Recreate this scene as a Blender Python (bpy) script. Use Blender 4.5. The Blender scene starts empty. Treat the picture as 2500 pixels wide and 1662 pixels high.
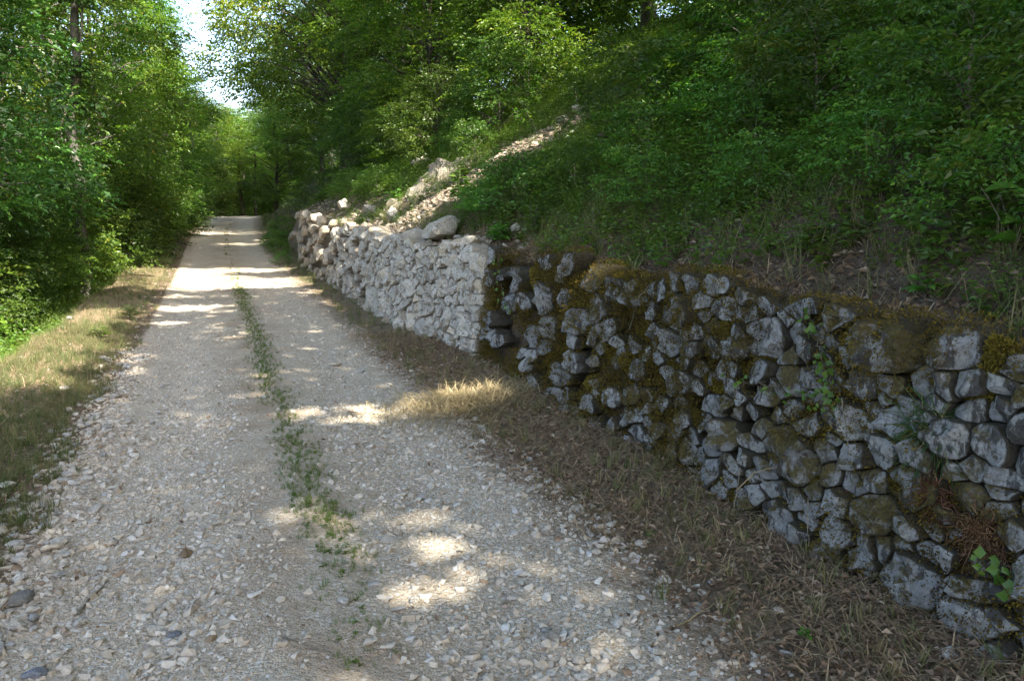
import bpy, math, random
import numpy as np
from mathutils import Vector, Matrix

# ------------------------------------------------------------------ camera, sky, sun, exposure
scene = bpy.context.scene
COL = scene.collection
CAM_H, YAW, PITCH, FPX = 1.6, math.radians(20.359), math.radians(9.509), 800.0
cam = bpy.data.objects.new('camera', bpy.data.cameras.new('camera'))
COL.objects.link(cam)
cam.location = (0, 0, CAM_H)
cam.rotation_euler = (math.pi/2-PITCH, 0, -YAW)
cam.data.sensor_width = 36
cam.data.lens = 36*FPX/1024
cam.data.clip_end = 800
cam.data.clip_start = .05
scene.camera = cam

SUN = np.array([.24, -.66, .70]); SUN /= np.linalg.norm(SUN)
world = bpy.data.worlds.new('World'); scene.world = world; world.use_nodes = True
wn = world.node_tree; bg = wn.nodes['Background']
sky = wn.nodes.new('ShaderNodeTexSky'); sky.sky_type = 'NISHITA'; sky.sun_disc = False
sky.sun_elevation = math.asin(SUN[2]); sky.sun_rotation = math.atan2(SUN[0], SUN[1])
sky.air_density = 1.0; sky.dust_density = 3.2; sky.ozone_density = 1.0
wn.links.new(sky.outputs[0], bg.inputs[0]); bg.inputs[1].default_value = .15
sl = bpy.data.lights.new('sun', 'SUN'); sl.energy = 4.6; sl.angle = math.radians(.53); sl.color = (1, .93, .80)
so = bpy.data.objects.new('sun', sl); COL.objects.link(so)
so.rotation_euler = Vector(SUN).to_track_quat('Z', 'Y').to_euler(); so.location = (20, -20, 40)
vs = scene.view_settings
vs.view_transform = 'Standard'; vs.look = 'None'; vs.gamma = 1; vs.use_curve_mapping = False
vs.exposure = 2.25
scene.cycles.max_bounces = 6; scene.cycles.diffuse_bounces = 3; scene.cycles.glossy_bounces = 2
scene.cycles.transmission_bounces = 3

R = np.random.default_rng(11)
random.seed(5)

# ------------------------------------------------------------------ numeric helpers
def hash3(i, j, k, s):
    h = (i*374761393 + j*668265263 + k*2147483647 + s*974711) & 0xffffffff
    h = ((h ^ (h >> 13))*1274126177) & 0xffffffff
    return ((h ^ (h >> 16)) & 0xffff)/65535.0
def vnoise(P, s=0):
    P = np.asarray(P, float)
    I = np.floor(P).astype(np.int64); f = P-I; f = f*f*(3-2*f)
    out = 0
    for a in (0, 1):
        for b in (0, 1):
            for c in (0, 1):
                w = (f[..., 0] if a else 1-f[..., 0])*(f[..., 1] if b else 1-f[..., 1])*(f[..., 2] if c else 1-f[..., 2])
                out = out + w*hash3(I[..., 0]+a, I[..., 1]+b, I[..., 2]+c, s)
    return out*2-1
def fbm(P, s=0, o=3):
    v = 0; a = .5; P = np.asarray(P, float)
    for k in range(o):
        v = v+a*vnoise(P*2**k, s+k); a *= .5
    return v
def n2(x, y, sc, s=0, o=3):
    x, y = np.broadcast_arrays(np.asarray(x, float), np.asarray(y, float))
    return fbm(np.stack([x*sc, y*sc, np.zeros_like(x)+.37], -1), s, o)
def unit(v): return v/np.maximum(np.linalg.norm(v, axis=-1, keepdims=True), 1e-9)
def sstep(a, b, x):
    t = np.clip((np.asarray(x, float)-a)/(b-a), 0, 1); return t*t*(3-2*t)

def mk(name, V, faces, mat, parent=None, attrs=None, smooth=False, loc=None, mats=None, fmat=None):
    V = np.asarray(V, np.float32).reshape(-1, 3)
    if not isinstance(faces, list): faces = [faces]
    faces = [np.asarray(f, np.int32) for f in faces if len(f)]
    if loc is not None: V = V-np.asarray(loc, np.float32)
    me = bpy.data.meshes.new(name)
    me.vertices.add(len(V)); me.vertices.foreach_set('co', V.ravel())
    nl = sum(f.size for f in faces); nf = sum(len(f) for f in faces)
    me.loops.add(nl); me.loops.foreach_set('vertex_index', np.concatenate([f.ravel() for f in faces]))
    me.polygons.add(nf)
    tot = np.concatenate([np.full(len(f), f.shape[1], np.int32) for f in faces])
    st = np.concatenate([[0], np.cumsum(tot)[:-1]]).astype(np.int32)
    me.polygons.foreach_set('loop_start', st)
    if smooth: me.polygons.foreach_set('use_smooth', np.ones(nf, bool))
    else: me.polygons.foreach_set('use_smooth', np.zeros(nf, bool))
    for m in (mats or [mat]): me.materials.append(m)
    if fmat is not None: me.polygons.foreach_set('material_index', np.asarray(fmat, np.int32))
    me.update(calc_edges=True)
    for k, v in (attrs or {}).items():
        a = me.attributes.new(k, 'FLOAT', 'POINT'); a.data.foreach_set('value', np.asarray(v, np.float32))
    o = bpy.data.objects.new(name, me); COL.objects.link(o)
    if parent is not None: o.parent = parent
    if loc is not None:
        o.location = Vector([float(c) for c in loc]) - (parent.location if parent is not None else Vector((0, 0, 0)))
    return o
def empty(name, loc, rz=0):
    o = bpy.data.objects.new(name, None); COL.objects.link(o); o.location = [float(c) for c in loc]; o.rotation_euler = (0, 0, rz)
    o.empty_display_size = .2
    return o
def tag(o, label=None, cat=None, group=None, kind=None):
    if label: o['label'] = label
    if cat: o['category'] = cat
    if group: o['group'] = group
    if kind: o['kind'] = kind
    return o
def copy_tree(o, loc, rz, sc, parent=None):
    c = o.copy(); COL.objects.link(c)
    if parent is not None: c.parent = parent
    else: c.location = loc; c.rotation_euler = (0, 0, rz); c.scale = sc
    for ch in list(o.children): copy_tree(ch, None, 0, None, c)
    return c
class Acc:                      # several meshes joined into one part
    def __init__(s): s.V = []; s.F = {3: [], 4: []}; s.A = {}; s.n = 0
    def add(s, V, F, **at):
        V = np.asarray(V, float).reshape(-1, 3)
        for f in (F if isinstance(F, list) else [F]):
            f = np.asarray(f, np.int64)
            if len(f): s.F[f.shape[1]].append(f+s.n)
        for k, v in at.items(): s.A.setdefault(k, []).append(np.broadcast_to(np.asarray(v, float), (len(V),)))
        s.V.append(V); s.n += len(V)
    def build(s, name, mat, parent=None, **kw):
        F = [np.concatenate(f) for f in s.F.values() if f]
        return mk(name, np.concatenate(s.V), F, mat, parent, {k: np.concatenate(v) for k, v in s.A.items()}, **kw)

# ------------------------------------------------------------------ materials
def newmat(name):
    m = bpy.data.materials.new(name); m.use_nodes = True
    nt = m.node_tree; b = nt.nodes['Principled BSDF']
    b.inputs['Roughness'].default_value = .9; b.inputs['Specular IOR Level'].default_value = .25
    return m, nt, b
def N(nt, t, **kw):
    n = nt.nodes.new(t)
    for k, v in kw.items(): setattr(n, k, v)
    return n
def ramp(nt, src, stops, interp='LINEAR'):
    r = N(nt, 'ShaderNodeValToRGB'); cr = r.color_ramp; cr.interpolation = interp
    while len(cr.elements) < len(stops): cr.elements.new(.5)
    for e, (p, c) in zip(cr.elements, stops):
        e.position = p; e.color = (c, c, c, 1) if isinstance(c, (int, float)) else (*c, 1)
    nt.links.new(src, r.inputs[0]); return r.outputs[0]
def noise(nt, scale, detail=4, rough=.6, vec=None, dist=0):
    n = N(nt, 'ShaderNodeTexNoise'); n.inputs['Scale'].default_value = scale; n.inputs['Detail'].default_value = detail
    n.inputs['Roughness'].default_value = rough; n.inputs['Distortion'].default_value = dist
    if vec is not None: nt.links.new(vec, n.inputs['Vector'])
    return n.outputs['Fac']
def voro(nt, scale, vec=None, feature='F1', out='Distance', rnd=1):
    n = N(nt, 'ShaderNodeTexVoronoi', feature=feature); n.inputs['Scale'].default_value = scale
    n.inputs['Randomness'].default_value = rnd
    if vec is not None: nt.links.new(vec, n.inputs['Vector'])
    return n.outputs[out]
def mix(nt, fac, a, b, mode='MIX'):
    m = N(nt, 'ShaderNodeMix', data_type='RGBA', blend_type=mode)
    for s, v in ((0, fac), (6, a), (7, b)):
        if isinstance(v, (int, float)): m.inputs[s].default_value = v if s == 0 else (v, v, v, 1)
        elif isinstance(v, tuple): m.inputs[s].default_value = (*v, 1)
        else: nt.links.new(v, m.inputs[s])
    return m.outputs[2]
def mth(nt, op, a, b=0., c=0.):
    m = N(nt, 'ShaderNodeMath', operation=op)
    for s, v in ((0, a), (1, b), (2, c)):
        if isinstance(v, (int, float)): m.inputs[s].default_value = v
        else: nt.links.new(v, m.inputs[s])
    return m.outputs[0]
def attr(nt, name): return N(nt, 'ShaderNodeAttribute', attribute_name=name).outputs['Fac']
def wpos(nt): return N(nt, 'ShaderNodeNewGeometry').outputs['Position']
def bump(nt, b, h, strength=.5, dist=.02):
    n = N(nt, 'ShaderNodeBump'); n.inputs['Strength'].default_value = strength; n.inputs['Distance'].default_value = dist
    nt.links.new(h, n.inputs['Height']); nt.links.new(n.outputs[0], b.inputs['Normal'])

def leaf_mat(name, stops, trans=.38, rough=.42, spec=.45, tcol=1.35, inst=False):
    m, nt, b = newmat(name)
    v = attr(nt, 'rnd')
    if inst: v = mth(nt, 'ADD', mth(nt, 'MULTIPLY', v, .4), mth(nt, 'MULTIPLY', N(nt, 'ShaderNodeAttribute', attribute_name='irnd', attribute_type='INSTANCER').outputs['Fac'], .6))
    c = ramp(nt, v, stops)
    oi = N(nt, 'ShaderNodeObjectInfo').outputs['Random']
    h = N(nt, 'ShaderNodeHueSaturation'); nt.links.new(c, h.inputs['Color'])
    nt.links.new(mth(nt, 'MULTIPLY_ADD', oi, .035, .4825), h.inputs['Hue'])
    nt.links.new(mth(nt, 'MULTIPLY_ADD', oi, .35, .83), h.inputs['Value'])
    c = h.outputs[0]
    nt.links.new(c, b.inputs['Base Color']); b.inputs['Roughness'].default_value = rough; b.inputs['Specular IOR Level'].default_value = spec
    t = N(nt, 'ShaderNodeBsdfTranslucent')
    nt.links.new(mix(nt, 1.0, c, (tcol*1.15, tcol*1.2, tcol*.45), 'MULTIPLY'), t.inputs[0])
    mx = N(nt, 'ShaderNodeMixShader'); mx.inputs[0].default_value = trans
    nt.links.new(b.outputs[0], mx.inputs[1]); nt.links.new(t.outputs[0], mx.inputs[2])
    nt.links.new(mx.outputs[0], nt.nodes['Material Output'].inputs[0])
    return m
M = {}
M['leaf_ivy'] = leaf_mat('ivy_leaf', [(0, (.024, .064, .013)), (.5, (.055, .135, .022)), (.85, (.10, .20, .034)), (1, (.16, .25, .045))], .28, .34, .5)
M['leaf_broad'] = leaf_mat('broad_leaf', [(0, (.040, .082, .012)), (.5, (.092, .164, .020)), (.9, (.16, .232, .029)), (1, (.24, .22, .035))], .42)
M['leaf_yellow'] = leaf_mat('light_leaf', [(0, (.045, .10, .016)), (.5, (.10, .19, .024)), (.92, (.17, .26, .035)), (1, (.30, .24, .04))], .45)
M['leaf_dark'] = leaf_mat('dark_leaf', [(0, (.030, .066, .011)), (.5, (.062, .122, .016)), (.93, (.10, .165, .023)), (1, (.16, .16, .03))], .35)
HERB = [(0, (.050, .092, .018)), (.5, (.095, .162, .026)), (.86, (.145, .215, .036)), (.95, (.20, .19, .05)), (1, (.17, .10, .05))]
M['herb'] = leaf_mat('herb_leaf', HERB, .35)
M['herb_plant'] = leaf_mat('weed_leaf', HERB, .38, inst=True)
M['herb_bright'] = leaf_mat('bright_herb_leaf', [(0, (.05, .13, .02)), (.6, (.09, .20, .03)), (1, (.17, .27, .045))], .4)
M['grass'] = leaf_mat('grass_blade', [(0, (.05, .085, .026)), (.4, (.10, .125, .045)), (.7, (.22, .185, .10)), (1, (.37, .30, .18))], .3, .6, .2, 1.1, inst=True)
M['greengrass'] = leaf_mat('green_grass_blade', [(0, (.04, .095, .028)), (.6, (.06, .12, .035)), (.9, (.12, .15, .05)), (1, (.30, .24, .11))], .3, .6, .2, 1.1)
M['strip_grass'] = leaf_mat('strip_grass_blade', [(0, (.06, .105, .026)), (.45, (.10, .15, .035)), (.8, (.17, .18, .06)), (1, (.34, .28, .14))], .3, .8, .1, 1.1, inst=True)
M['straw'] = leaf_mat('dry_straw', [(0, (.13, .095, .06)), (.5, (.30, .225, .135)), (1, (.50, .40, .25))], .2, .75, .15, 1.0)
M['litter'] = leaf_mat('dead_leaf', [(0, (.09, .062, .045)), (.5, (.22, .155, .105)), (.85, (.36, .27, .185)), (1, (.48, .39, .28))], .12, .8, .15, 1.0)
M['moss'] = leaf_mat('moss_frond', [(0, (.034, .024, .010)), (.4, (.078, .056, .013)), (.75, (.145, .106, .018)), (1, (.23, .175, .032))], .15, .9, .1, 1.0)
M['redstem'] = leaf_mat('dried_stem', [(0, (.05, .022, .013)), (.6, (.12, .055, .032)), (1, (.21, .11, .065))], .05, .8, .15, 1)

def bark(name, c0, c1, sc=9):
    m, nt, b = newmat(name); p = N(nt, 'ShaderNodeTexCoord').outputs['Object']
    mp = N(nt, 'ShaderNodeMapping'); mp.inputs['Scale'].default_value = (1, 1, .28); nt.links.new(p, mp.inputs[0])
    n = noise(nt, sc, 6, .7, mp.outputs[0]); l = noise(nt, 3.2, 3, .6, p)
    c = ramp(nt, n, [(.3, c0), (.68, c1)]); c = mix(nt, ramp(nt, l, [(.5, 0.), (.66, .75)]), c, (.035, .045, .02))
    nt.links.new(c, b.inputs['Base Color']); bump(nt, b, n, .8, .03); return m
M['bark_grey'] = bark('grey_bark', (.09, .08, .068), (.34, .32, .28))
M['bark_dark'] = bark('dark_bark', (.03, .026, .02), (.11, .092, .07))
M['bark_mid'] = bark('lichened_bark', (.035, .033, .029), (.14, .132, .115))
M['twig'] = bark('twig_bark', (.10, .085, .065), (.27, .23, .18), 30)

def stone_mat(name, lo, hi, warm, warm_amt, lichen, moss, pit=.5, rim=None):
    m, nt, b = newmat(name); p = wpos(nt); oi = N(nt, 'ShaderNodeObjectInfo').outputs['Random']
    ve = N(nt, 'ShaderNodeVectorMath', operation='ADD'); nt.links.new(p, ve.inputs[0])
    cx = N(nt, 'ShaderNodeCombineXYZ'); nt.links.new(mth(nt, 'MULTIPLY', oi, 31.), cx.inputs[0]); nt.links.new(cx.outputs[0], ve.inputs[1])
    q = ve.outputs[0]
    big = noise(nt, 7, 5, .65, q); mid = noise(nt, 26, 5, .7, q, .6); fine = noise(nt, 110, 4, .75, q)
    c = ramp(nt, big, [(.3, lo), (.68, hi)])
    c = mix(nt, mth(nt, 'MULTIPLY', ramp(nt, noise(nt, 4.3, 4, .6, q, .5), [(.46, 0.), (.62, 1.)]), mth(nt, 'MULTIPLY', mth(nt, 'ADD', oi, .25), warm_amt)), c, warm)
    c = mix(nt, .55, c, ramp(nt, mid, [(.28, .42), (.48, .95), (.72, 1.22)]), 'MULTIPLY')
    c = mix(nt, .45, c, ramp(nt, fine, [(.3, .5), (.5, 1.), (.75, 1.3)]), 'MULTIPLY')
    c = mix(nt, 1.0, c, ramp(nt, oi, [(0, .78), (.5, 1.), (1, 1.16)]), 'MULTIPLY')
    # dark weathering pits and streaks
    pm = ramp(nt, mth(nt, 'MULTIPLY', noise(nt, 38, 5, .75, q, 1.2), mth(nt, 'ADD', big, .5)), [(.53, 0.), (.63, 1.)])
    c = mix(nt, mth(nt, 'MULTIPLY', pm, pit), c, (.075, .07, .062))
    if lichen:
        mp = N(nt, 'ShaderNodeMapping'); mp.inputs['Scale'].default_value = (1, 1, .38); nt.links.new(p, mp.inputs[0])
        clus = noise(nt, 7.5, 4, .65, mp.outputs[0]); spk = noise(nt, 30, 6, .78, mp.outputs[0], .4); spk2 = noise(nt, 75, 3, .6, q)
        lm = ramp(nt, mth(nt, 'ADD', mth(nt, 'MULTIPLY', clus, .75), mth(nt, 'MULTIPLY', spk, .62)), [(.705, 0.), (.765, 1.)])
        lm = mth(nt, 'MAXIMUM', lm, mth(nt, 'MULTIPLY', ramp(nt, spk2, [(.66, 0.), (.70, 1.)]), .8))
        c = mix(nt, mth(nt, 'MULTIPLY', lm, lichen), c, (.024, .021, .018))
    if moss:
        nz = N(nt, 'ShaderNodeSeparateXYZ'); nt.links.new(N(nt, 'ShaderNodeNewGeometry').outputs['Normal'], nz.inputs[0])
        sy = N(nt, 'ShaderNodeSeparateXYZ'); nt.links.new(p, sy.inputs[0]); dry = mth(nt, 'MULTIPLY', ramp(nt, mth(nt, 'MULTIPLY', sy.outputs[1], .1), [(.50, 0.), (.66, 1.)]), -.2)
        mm = mth(nt, 'ADD', mth(nt, 'ADD', noise(nt, 3.2, 6, .72, p), dry), mth(nt, 'MULTIPLY', nz.outputs[2], .09))
        mo = ramp(nt, noise(nt, 60, 3, .7, p), [(.3, (.030, .022, .010)), (.6, (.10, .075, .018)), (.8, (.16, .125, .03))])
        c = mix(nt, mth(nt, 'MULTIPLY', ramp(nt, mm, [(.50, 0.), (.59, 1.)]), moss), c, mo)
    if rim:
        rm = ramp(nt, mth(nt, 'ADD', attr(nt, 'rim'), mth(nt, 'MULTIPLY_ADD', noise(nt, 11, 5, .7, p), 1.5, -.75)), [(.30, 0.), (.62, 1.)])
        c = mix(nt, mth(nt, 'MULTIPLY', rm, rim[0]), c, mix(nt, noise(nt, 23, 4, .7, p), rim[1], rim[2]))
    nt.links.new(c, b.inputs['Base Color']); b.inputs['Roughness'].default_value = .88
    bump(nt, b, mth(nt, 'ADD', mth(nt, 'MULTIPLY', mid, .7), mth(nt, 'MULTIPLY', fine, .3)), .9, .035)
    return m
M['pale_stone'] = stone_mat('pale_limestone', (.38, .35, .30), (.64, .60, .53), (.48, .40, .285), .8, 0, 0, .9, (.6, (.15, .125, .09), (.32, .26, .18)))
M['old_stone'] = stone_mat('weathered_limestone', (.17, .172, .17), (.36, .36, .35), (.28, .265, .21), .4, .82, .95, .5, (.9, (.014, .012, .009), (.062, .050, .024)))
M['rubble'] = stone_mat('rubble_limestone', (.36, .34, .31), (.62, .60, .55), (.50, .41, .29), .8, 0, 0, .5)

M['earth'] = stone_mat('crumbling_earth', (.15, .13, .105), (.30, .27, .22), (.26, .21, .15), .6, 0, 0, .5)
def pebble_mat():
    m, nt, b = newmat('gravel_stone'); r = N(nt, 'ShaderNodeAttribute', attribute_name='irnd', attribute_type='INSTANCER').outputs['Fac']; p = wpos(nt)
    c = ramp(nt, r, [(0, (.23, .185, .135)), (.25, (.34, .29, .225)), (.55, (.43, .385, .32)), (.8, (.53, .50, .45)), (.93, (.37, .37, .375)), (1, (.24, .165, .11))])
    c = mix(nt, .55, c, ramp(nt, noise(nt, 70, 4, .7, p), [(.3, .6), (.6, 1.1)]), 'MULTIPLY')
    c = mix(nt, ramp(nt, noise(nt, 9, 4, .6, p), [(.46, 0.), (.72, .5)]), c, (.36, .29, .21))
    nt.links.new(c, b.inputs['Base Color']); return m
M['pebble'] = pebble_mat()

def scree_mat():
    m, nt, b = newmat('scree_stone'); p = wpos(nt)
    c = ramp(nt, attr(nt, 'rnd'), [(0, (.15, .115, .08)), (.4, (.27, .22, .165)), (.75, (.38, .34, .28)), (1, (.48, .45, .40))])
    c = mix(nt, .6, c, ramp(nt, noise(nt, 60, 4, .7, p), [(.3, .55), (.6, 1.1)]), 'MULTIPLY')
    nt.links.new(c, b.inputs['Base Color']); return m
M['scree_stone'] = scree_mat()
def track_mat():
    m, nt, b = newmat('track_gravel'); p = wpos(nt)
    soil = ramp(nt, noise(nt, 3.5, 6, .65, p), [(.3, (.31, .245, .17)), (.55, (.42, .35, .26)), (.75, (.49, .425, .335))])
    v = voro(nt, 42, p, out='Color'); sv = N(nt, 'ShaderNodeSeparateColor'); nt.links.new(v, sv.inputs[0])
    vd = voro(nt, 42, p); v2 = voro(nt, 120, p, out='Color'); sv2 = N(nt, 'ShaderNodeSeparateColor'); nt.links.new(v2, sv2.inputs[0])
    vd2 = voro(nt, 120, p)
    st = ramp(nt, sv.outputs[0], [(0, (.30, .26, .20)), (.5, (.46, .42, .36)), (1, (.60, .58, .54))])
    st2 = ramp(nt, sv2.outputs[0], [(0, (.24, .20, .15)), (.5, (.42, .37, .30)), (1, (.58, .54, .47))])
    c = mix(nt, ramp(nt, vd2, [(.42, .85), (.62, 0.)]), soil, st2)
    c = mix(nt, mth(nt, 'MULTIPLY', ramp(nt, vd, [(.34, 1.), (.50, 0.)]), ramp(nt, mth(nt, 'ADD', sv.outputs[1], mth(nt, 'MULTIPLY', attr(nt, 'rut'), .5)), [(.6, 0.), (.7, 1.)])), c, st)
    c = mix(nt, mth(nt, 'MULTIPLY', ramp(nt, noise(nt, 2.1, 5, .6, p), [(.42, 0.), (.62, 1.)]), mth(nt, 'SUBTRACT', .75, attr(nt, 'rut'))), c, (.29, .215, .145))
    edge = ramp(nt, mth(nt, 'ADD', attr(nt, 'edge'), mth(nt, 'MULTIPLY_ADD', noise(nt, 6, 5, .7, p), .8, -.4)), [(.4, 0.), (.75, 1.)])
    c = mix(nt, edge, c, (.15, .108, .070))
    nt.links.new(c, b.inputs['Base Color'])
    h = mth(nt, 'ADD', mth(nt, 'MULTIPLY', vd, -.7), mth(nt, 'MULTIPLY', vd2, -.35))
    bump(nt, b, mth(nt, 'ADD', h, mth(nt, 'MULTIPLY', noise(nt, 150, 3, .6, p), .3)), .8, .02); return m
M['track'] = track_mat()

def soil_mat():
    m, nt, b = newmat('hill_soil'); p = wpos(nt)
    lit = ramp(nt, noise(nt, 34, 5, .75, p, .8), [(.25, (.045, .034, .025)), (.5, (.115, .083, .058)), (.66, (.19, .148, .108)), (.8, (.30, .25, .19))])
    gr = ramp(nt, noise(nt, 20, 5, .7, p), [(.3, (.02, .03, .01)), (.7, (.055, .075, .022))])
    c = mix(nt, ramp(nt, mth(nt, 'ADD', mth(nt, 'MULTIPLY', attr(nt, 'green'), .8), mth(nt, 'MULTIPLY_ADD', noise(nt, 3, 5, .7, p), 1.2, -.6)), [(.35, 0.), (.6, 1.)]), lit, gr)
    pale = ramp(nt, voro(nt, 16, p, out='Distance'), [(.1, (.36, .30, .225)), (.5, (.25, .195, .135)), (.7, (.12, .09, .06))])
    c = mix(nt, ramp(nt, mth(nt, 'ADD', attr(nt, 'scree'), mth(nt, 'MULTIPLY_ADD', noise(nt, 5, 5, .7, p), .9, -.45)), [(.42, 0.), (.6, 1.)]), c, pale)
    dry = ramp(nt, noise(nt, 26, 5, .7, p), [(.3, (.13, .095, .055)), (.6, (.27, .21, .125)), (.8, (.36, .29, .18))])
    c = mix(nt, ramp(nt, mth(nt, 'ADD', attr(nt, 'dry'), mth(nt, 'MULTIPLY_ADD', noise(nt, 4, 5, .7, p), .9, -.45)), [(.42, 0.), (.65, 1.)]), c, dry)
    nt.links.new(c, b.inputs['Base Color']); bump(nt, b, noise(nt, 45, 5, .75, p), .9, .04); return m
M['soil'] = soil_mat()

# ------------------------------------------------------------------ terrain
WALL0, SEAM, WALL1 = -.6, 7.55, 28.5
BATTER = .13
def xc(y): y = np.asarray(y, float); t = np.maximum(y-25, 0)/25; return .8*np.minimum(t, 3)**2
def road_z(y): y = np.asarray(y, float); return .95*sstep(18, 54, y)-2.2*sstep(58, 110, y)
def wall_x(y): y = np.asarray(y, float); return 2.47-.25*sstep(7.0, 12, y)+.02*np.sin(y*1.7)+xc(y)
def wall_h(y): y = np.asarray(y, float); return (1.13+.05*np.sin(y*2.1)+.03*np.sin(y*5.3))*(1-sstep(SEAM-.1, SEAM+.4, y))+(1.16+.2*sstep(9, 22, y)+.04*np.sin(y*3.1))*(1-.6*sstep(25, 28.5, y))*sstep(SEAM-.1, SEAM+.4, y)
def scree_mask(x, y):           # bare rubble chute coming down to the wall
    c = 12.6+.10*(x-2.4); return np.exp(-((y-c)/(1.0+.18*(x-2.4)))**2)*sstep(1.9, 2.3, x)*(1-sstep(5.0, 6.0, x))
def hill_z(x, y):
    x = np.asarray(x, float); y = np.asarray(y, float)
    wx = wall_x(y); d = np.maximum(x-wx-.2, 0)
    wf = 1-sstep(WALL1-1.0, WALL1+.3, y)
    h0 = wall_h(y)*wf
    sl = .50*d+.035*np.minimum(d, 6)**1.6
    sl = np.where(d > 16, sl[()] if np.ndim(sl) == 0 else sl, sl)
    bank = .95*np.minimum(d, 2.2)+.42*np.maximum(d-2.2, 0)
    z = h0+sl*wf+bank*(1-wf)
    z = z - .12*wf*np.exp(-((d-.35)/.4)**2)
    z = 16*np.tanh(z/16)
    z = z + np.minimum(d, 1.5)/1.5*(.22*n2(x, y, .55, 3)+.10*n2(x, y, 1.9, 4)+.05*n2(x, y, 6, 5)) + .10*n2(x, y, 9, 6)*scree_mask(x, y)
    return z+road_z(y)
def road_surf(u, y):
    u = np.asarray(u, float); y = np.asarray(y, float)
    r = -.035*np.exp(-((u+.40)/.33)**2)-.035*np.exp(-((u-1.08)/.33)**2)
    return road_z(y)+r+.02*n2(u, y, 1.4, 8)+.012*n2(u, y, 7, 9)
def verge_z(u, y):
    return road_surf(u, y)+.10*sstep(1.75, 2.45, u)+.05*sstep(1.75, 2.4, u)*n2(u, y, 3, 10)
def bank_z(u, y):
    u = np.asarray(u, float); y = np.asarray(y, float)
    e = -2.0+.18*n2(0*u, y, .6, 12)
    far = sstep(24, 45, y)
    d = np.maximum(e-u, 0)
    drop = (1-np.exp(-d/.55))*.62*(1-.55*far)+.10*np.minimum(d, 12)
    z = road_surf(u, y)+.07*sstep(-1.0, -1.7, u)*0+.06*sstep(1.0, 1.6, -u)-drop
    return z+.05*sstep(1.05, 1.5, -u)*n2(u, y, 2.6, 13)
def ground(x, y):
    x = np.asarray(x, float); y = np.asarray(y, float); u = x-xc(y); ww = wall_x(y)+.14-xc(y)
    return np.where(u < -1.15, bank_z(u, y), np.where(u < 1.75, road_surf(u, y), np.where(u < ww, verge_z(u, y), hill_z(x, y))))
ys = np.concatenate([np.arange(-40, -4, 2.), np.arange(-4, 1, .25), np.arange(1, 9, .05), np.arange(9, 16, .1), np.arange(16, 40, .25), np.arange(40, 130.1, 1.5)])
def sheet(name, us, mat, xf, zf, attrs):
    Y, U = np.meshgrid(ys, us, indexing='ij')
    X = xf(U, Y); Z = zf(U, X, Y)
    n, k = Y.shape
    i = np.arange(n-1)[:, None]*k+np.arange(k-1)[None, :]
    F = np.stack([i, i+1, i+k+1, i+k], -1).reshape(-1, 4)
    o = mk(name, np.stack([X, Y, Z], -1), F, mat, attrs={a: f(U, X, Y).ravel() for a, f in attrs.items()}, smooth=True)
    o['kind'] = 'structure'; return o
one = lambda v: (lambda U, X, Y: np.full(U.shape, float(v)))
us_t = np.linspace(-1.15, 1.75, 62)
sheet('gravel_track', us_t, M['track'], lambda U, Y: U+xc(Y), lambda U, X, Y: road_surf(U, Y),
      {'rut': lambda U, X, Y: np.exp(-((U+.40)/.36)**2)+np.exp(-((U-1.08)/.34)**2), 'edge': lambda U, X, Y: sstep(1.15, 1.75, U)*.62+sstep(.74, 1.0, -U)*.95+.33*np.exp(-((U-.42)/.13)**2)})
tt = np.linspace(0, 1, 17)
sheet('right_verge', tt, M['soil'], lambda U, Y: (1.75+xc(Y))*(1-U)+(wall_x(Y)+.14)*U, lambda U, X, Y: verge_z(X-xc(Y), Y),
      {'green': lambda U, X, Y: .25+.5*sstep(12, 20, Y), 'scree': lambda U, X, Y: .62*(1-sstep(0, .45, U))*sstep(0, .01, U+.02), 'dry': lambda U, X, Y: .55+.3*np.exp(-((Y-6)/1.2)**2)})
us_b = np.concatenate([[-70, -50, -36, -26, -20, -15, -11], np.arange(-8, -3, .4), np.arange(-3, -1.16, .06), [-1.15]])
sheet('left_bank', us_b, M['soil'], lambda U, Y: U+xc(Y), lambda U, X, Y: bank_z(U, Y),
      {'green': lambda U, X, Y: .45+.4*sstep(2.2, 3, -U)-.25*sstep(7, 3, Y), 'scree': lambda U, X, Y: .5*sstep(-1.5, -1.2, U), 'dry': lambda U, X, Y: .75*sstep(5, 9, Y)*(1-sstep(22, 30, Y))*(1-.5*sstep(3, 4, -U))+.3})
us_h = np.concatenate([[0, 1e-3], np.arange(.05, 2, .06), np.arange(2, 6, .15), np.arange(6, 14, .5), np.arange(14, 60, 3.)])
def hxf(U, Y):
    wf = 1-sstep(WALL1-1.0, WALL1+.3, Y)
    return wall_x(Y)+.14+np.where(U == 0, 0, U+BATTER*wall_h(Y)*wf)
def hzf(U, X, Y): return np.where(U == 0, verge_z(X-xc(Y), Y)-.02, hill_z(X, Y))
sheet('hillside', us_h, M['soil'], hxf, hzf,
      {'green': lambda U, X, Y: sstep(.5, 1.6, U), 'scree': lambda U, X, Y: np.maximum(scree_mask(X, Y), .75*(U < .12)*(Y > SEAM+.1)*(Y < WALL1)), 'dry': lambda U, X, Y: .25*sstep(.2, .5, U)*(1-sstep(.6, 1.6, U))+0*X})

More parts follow.
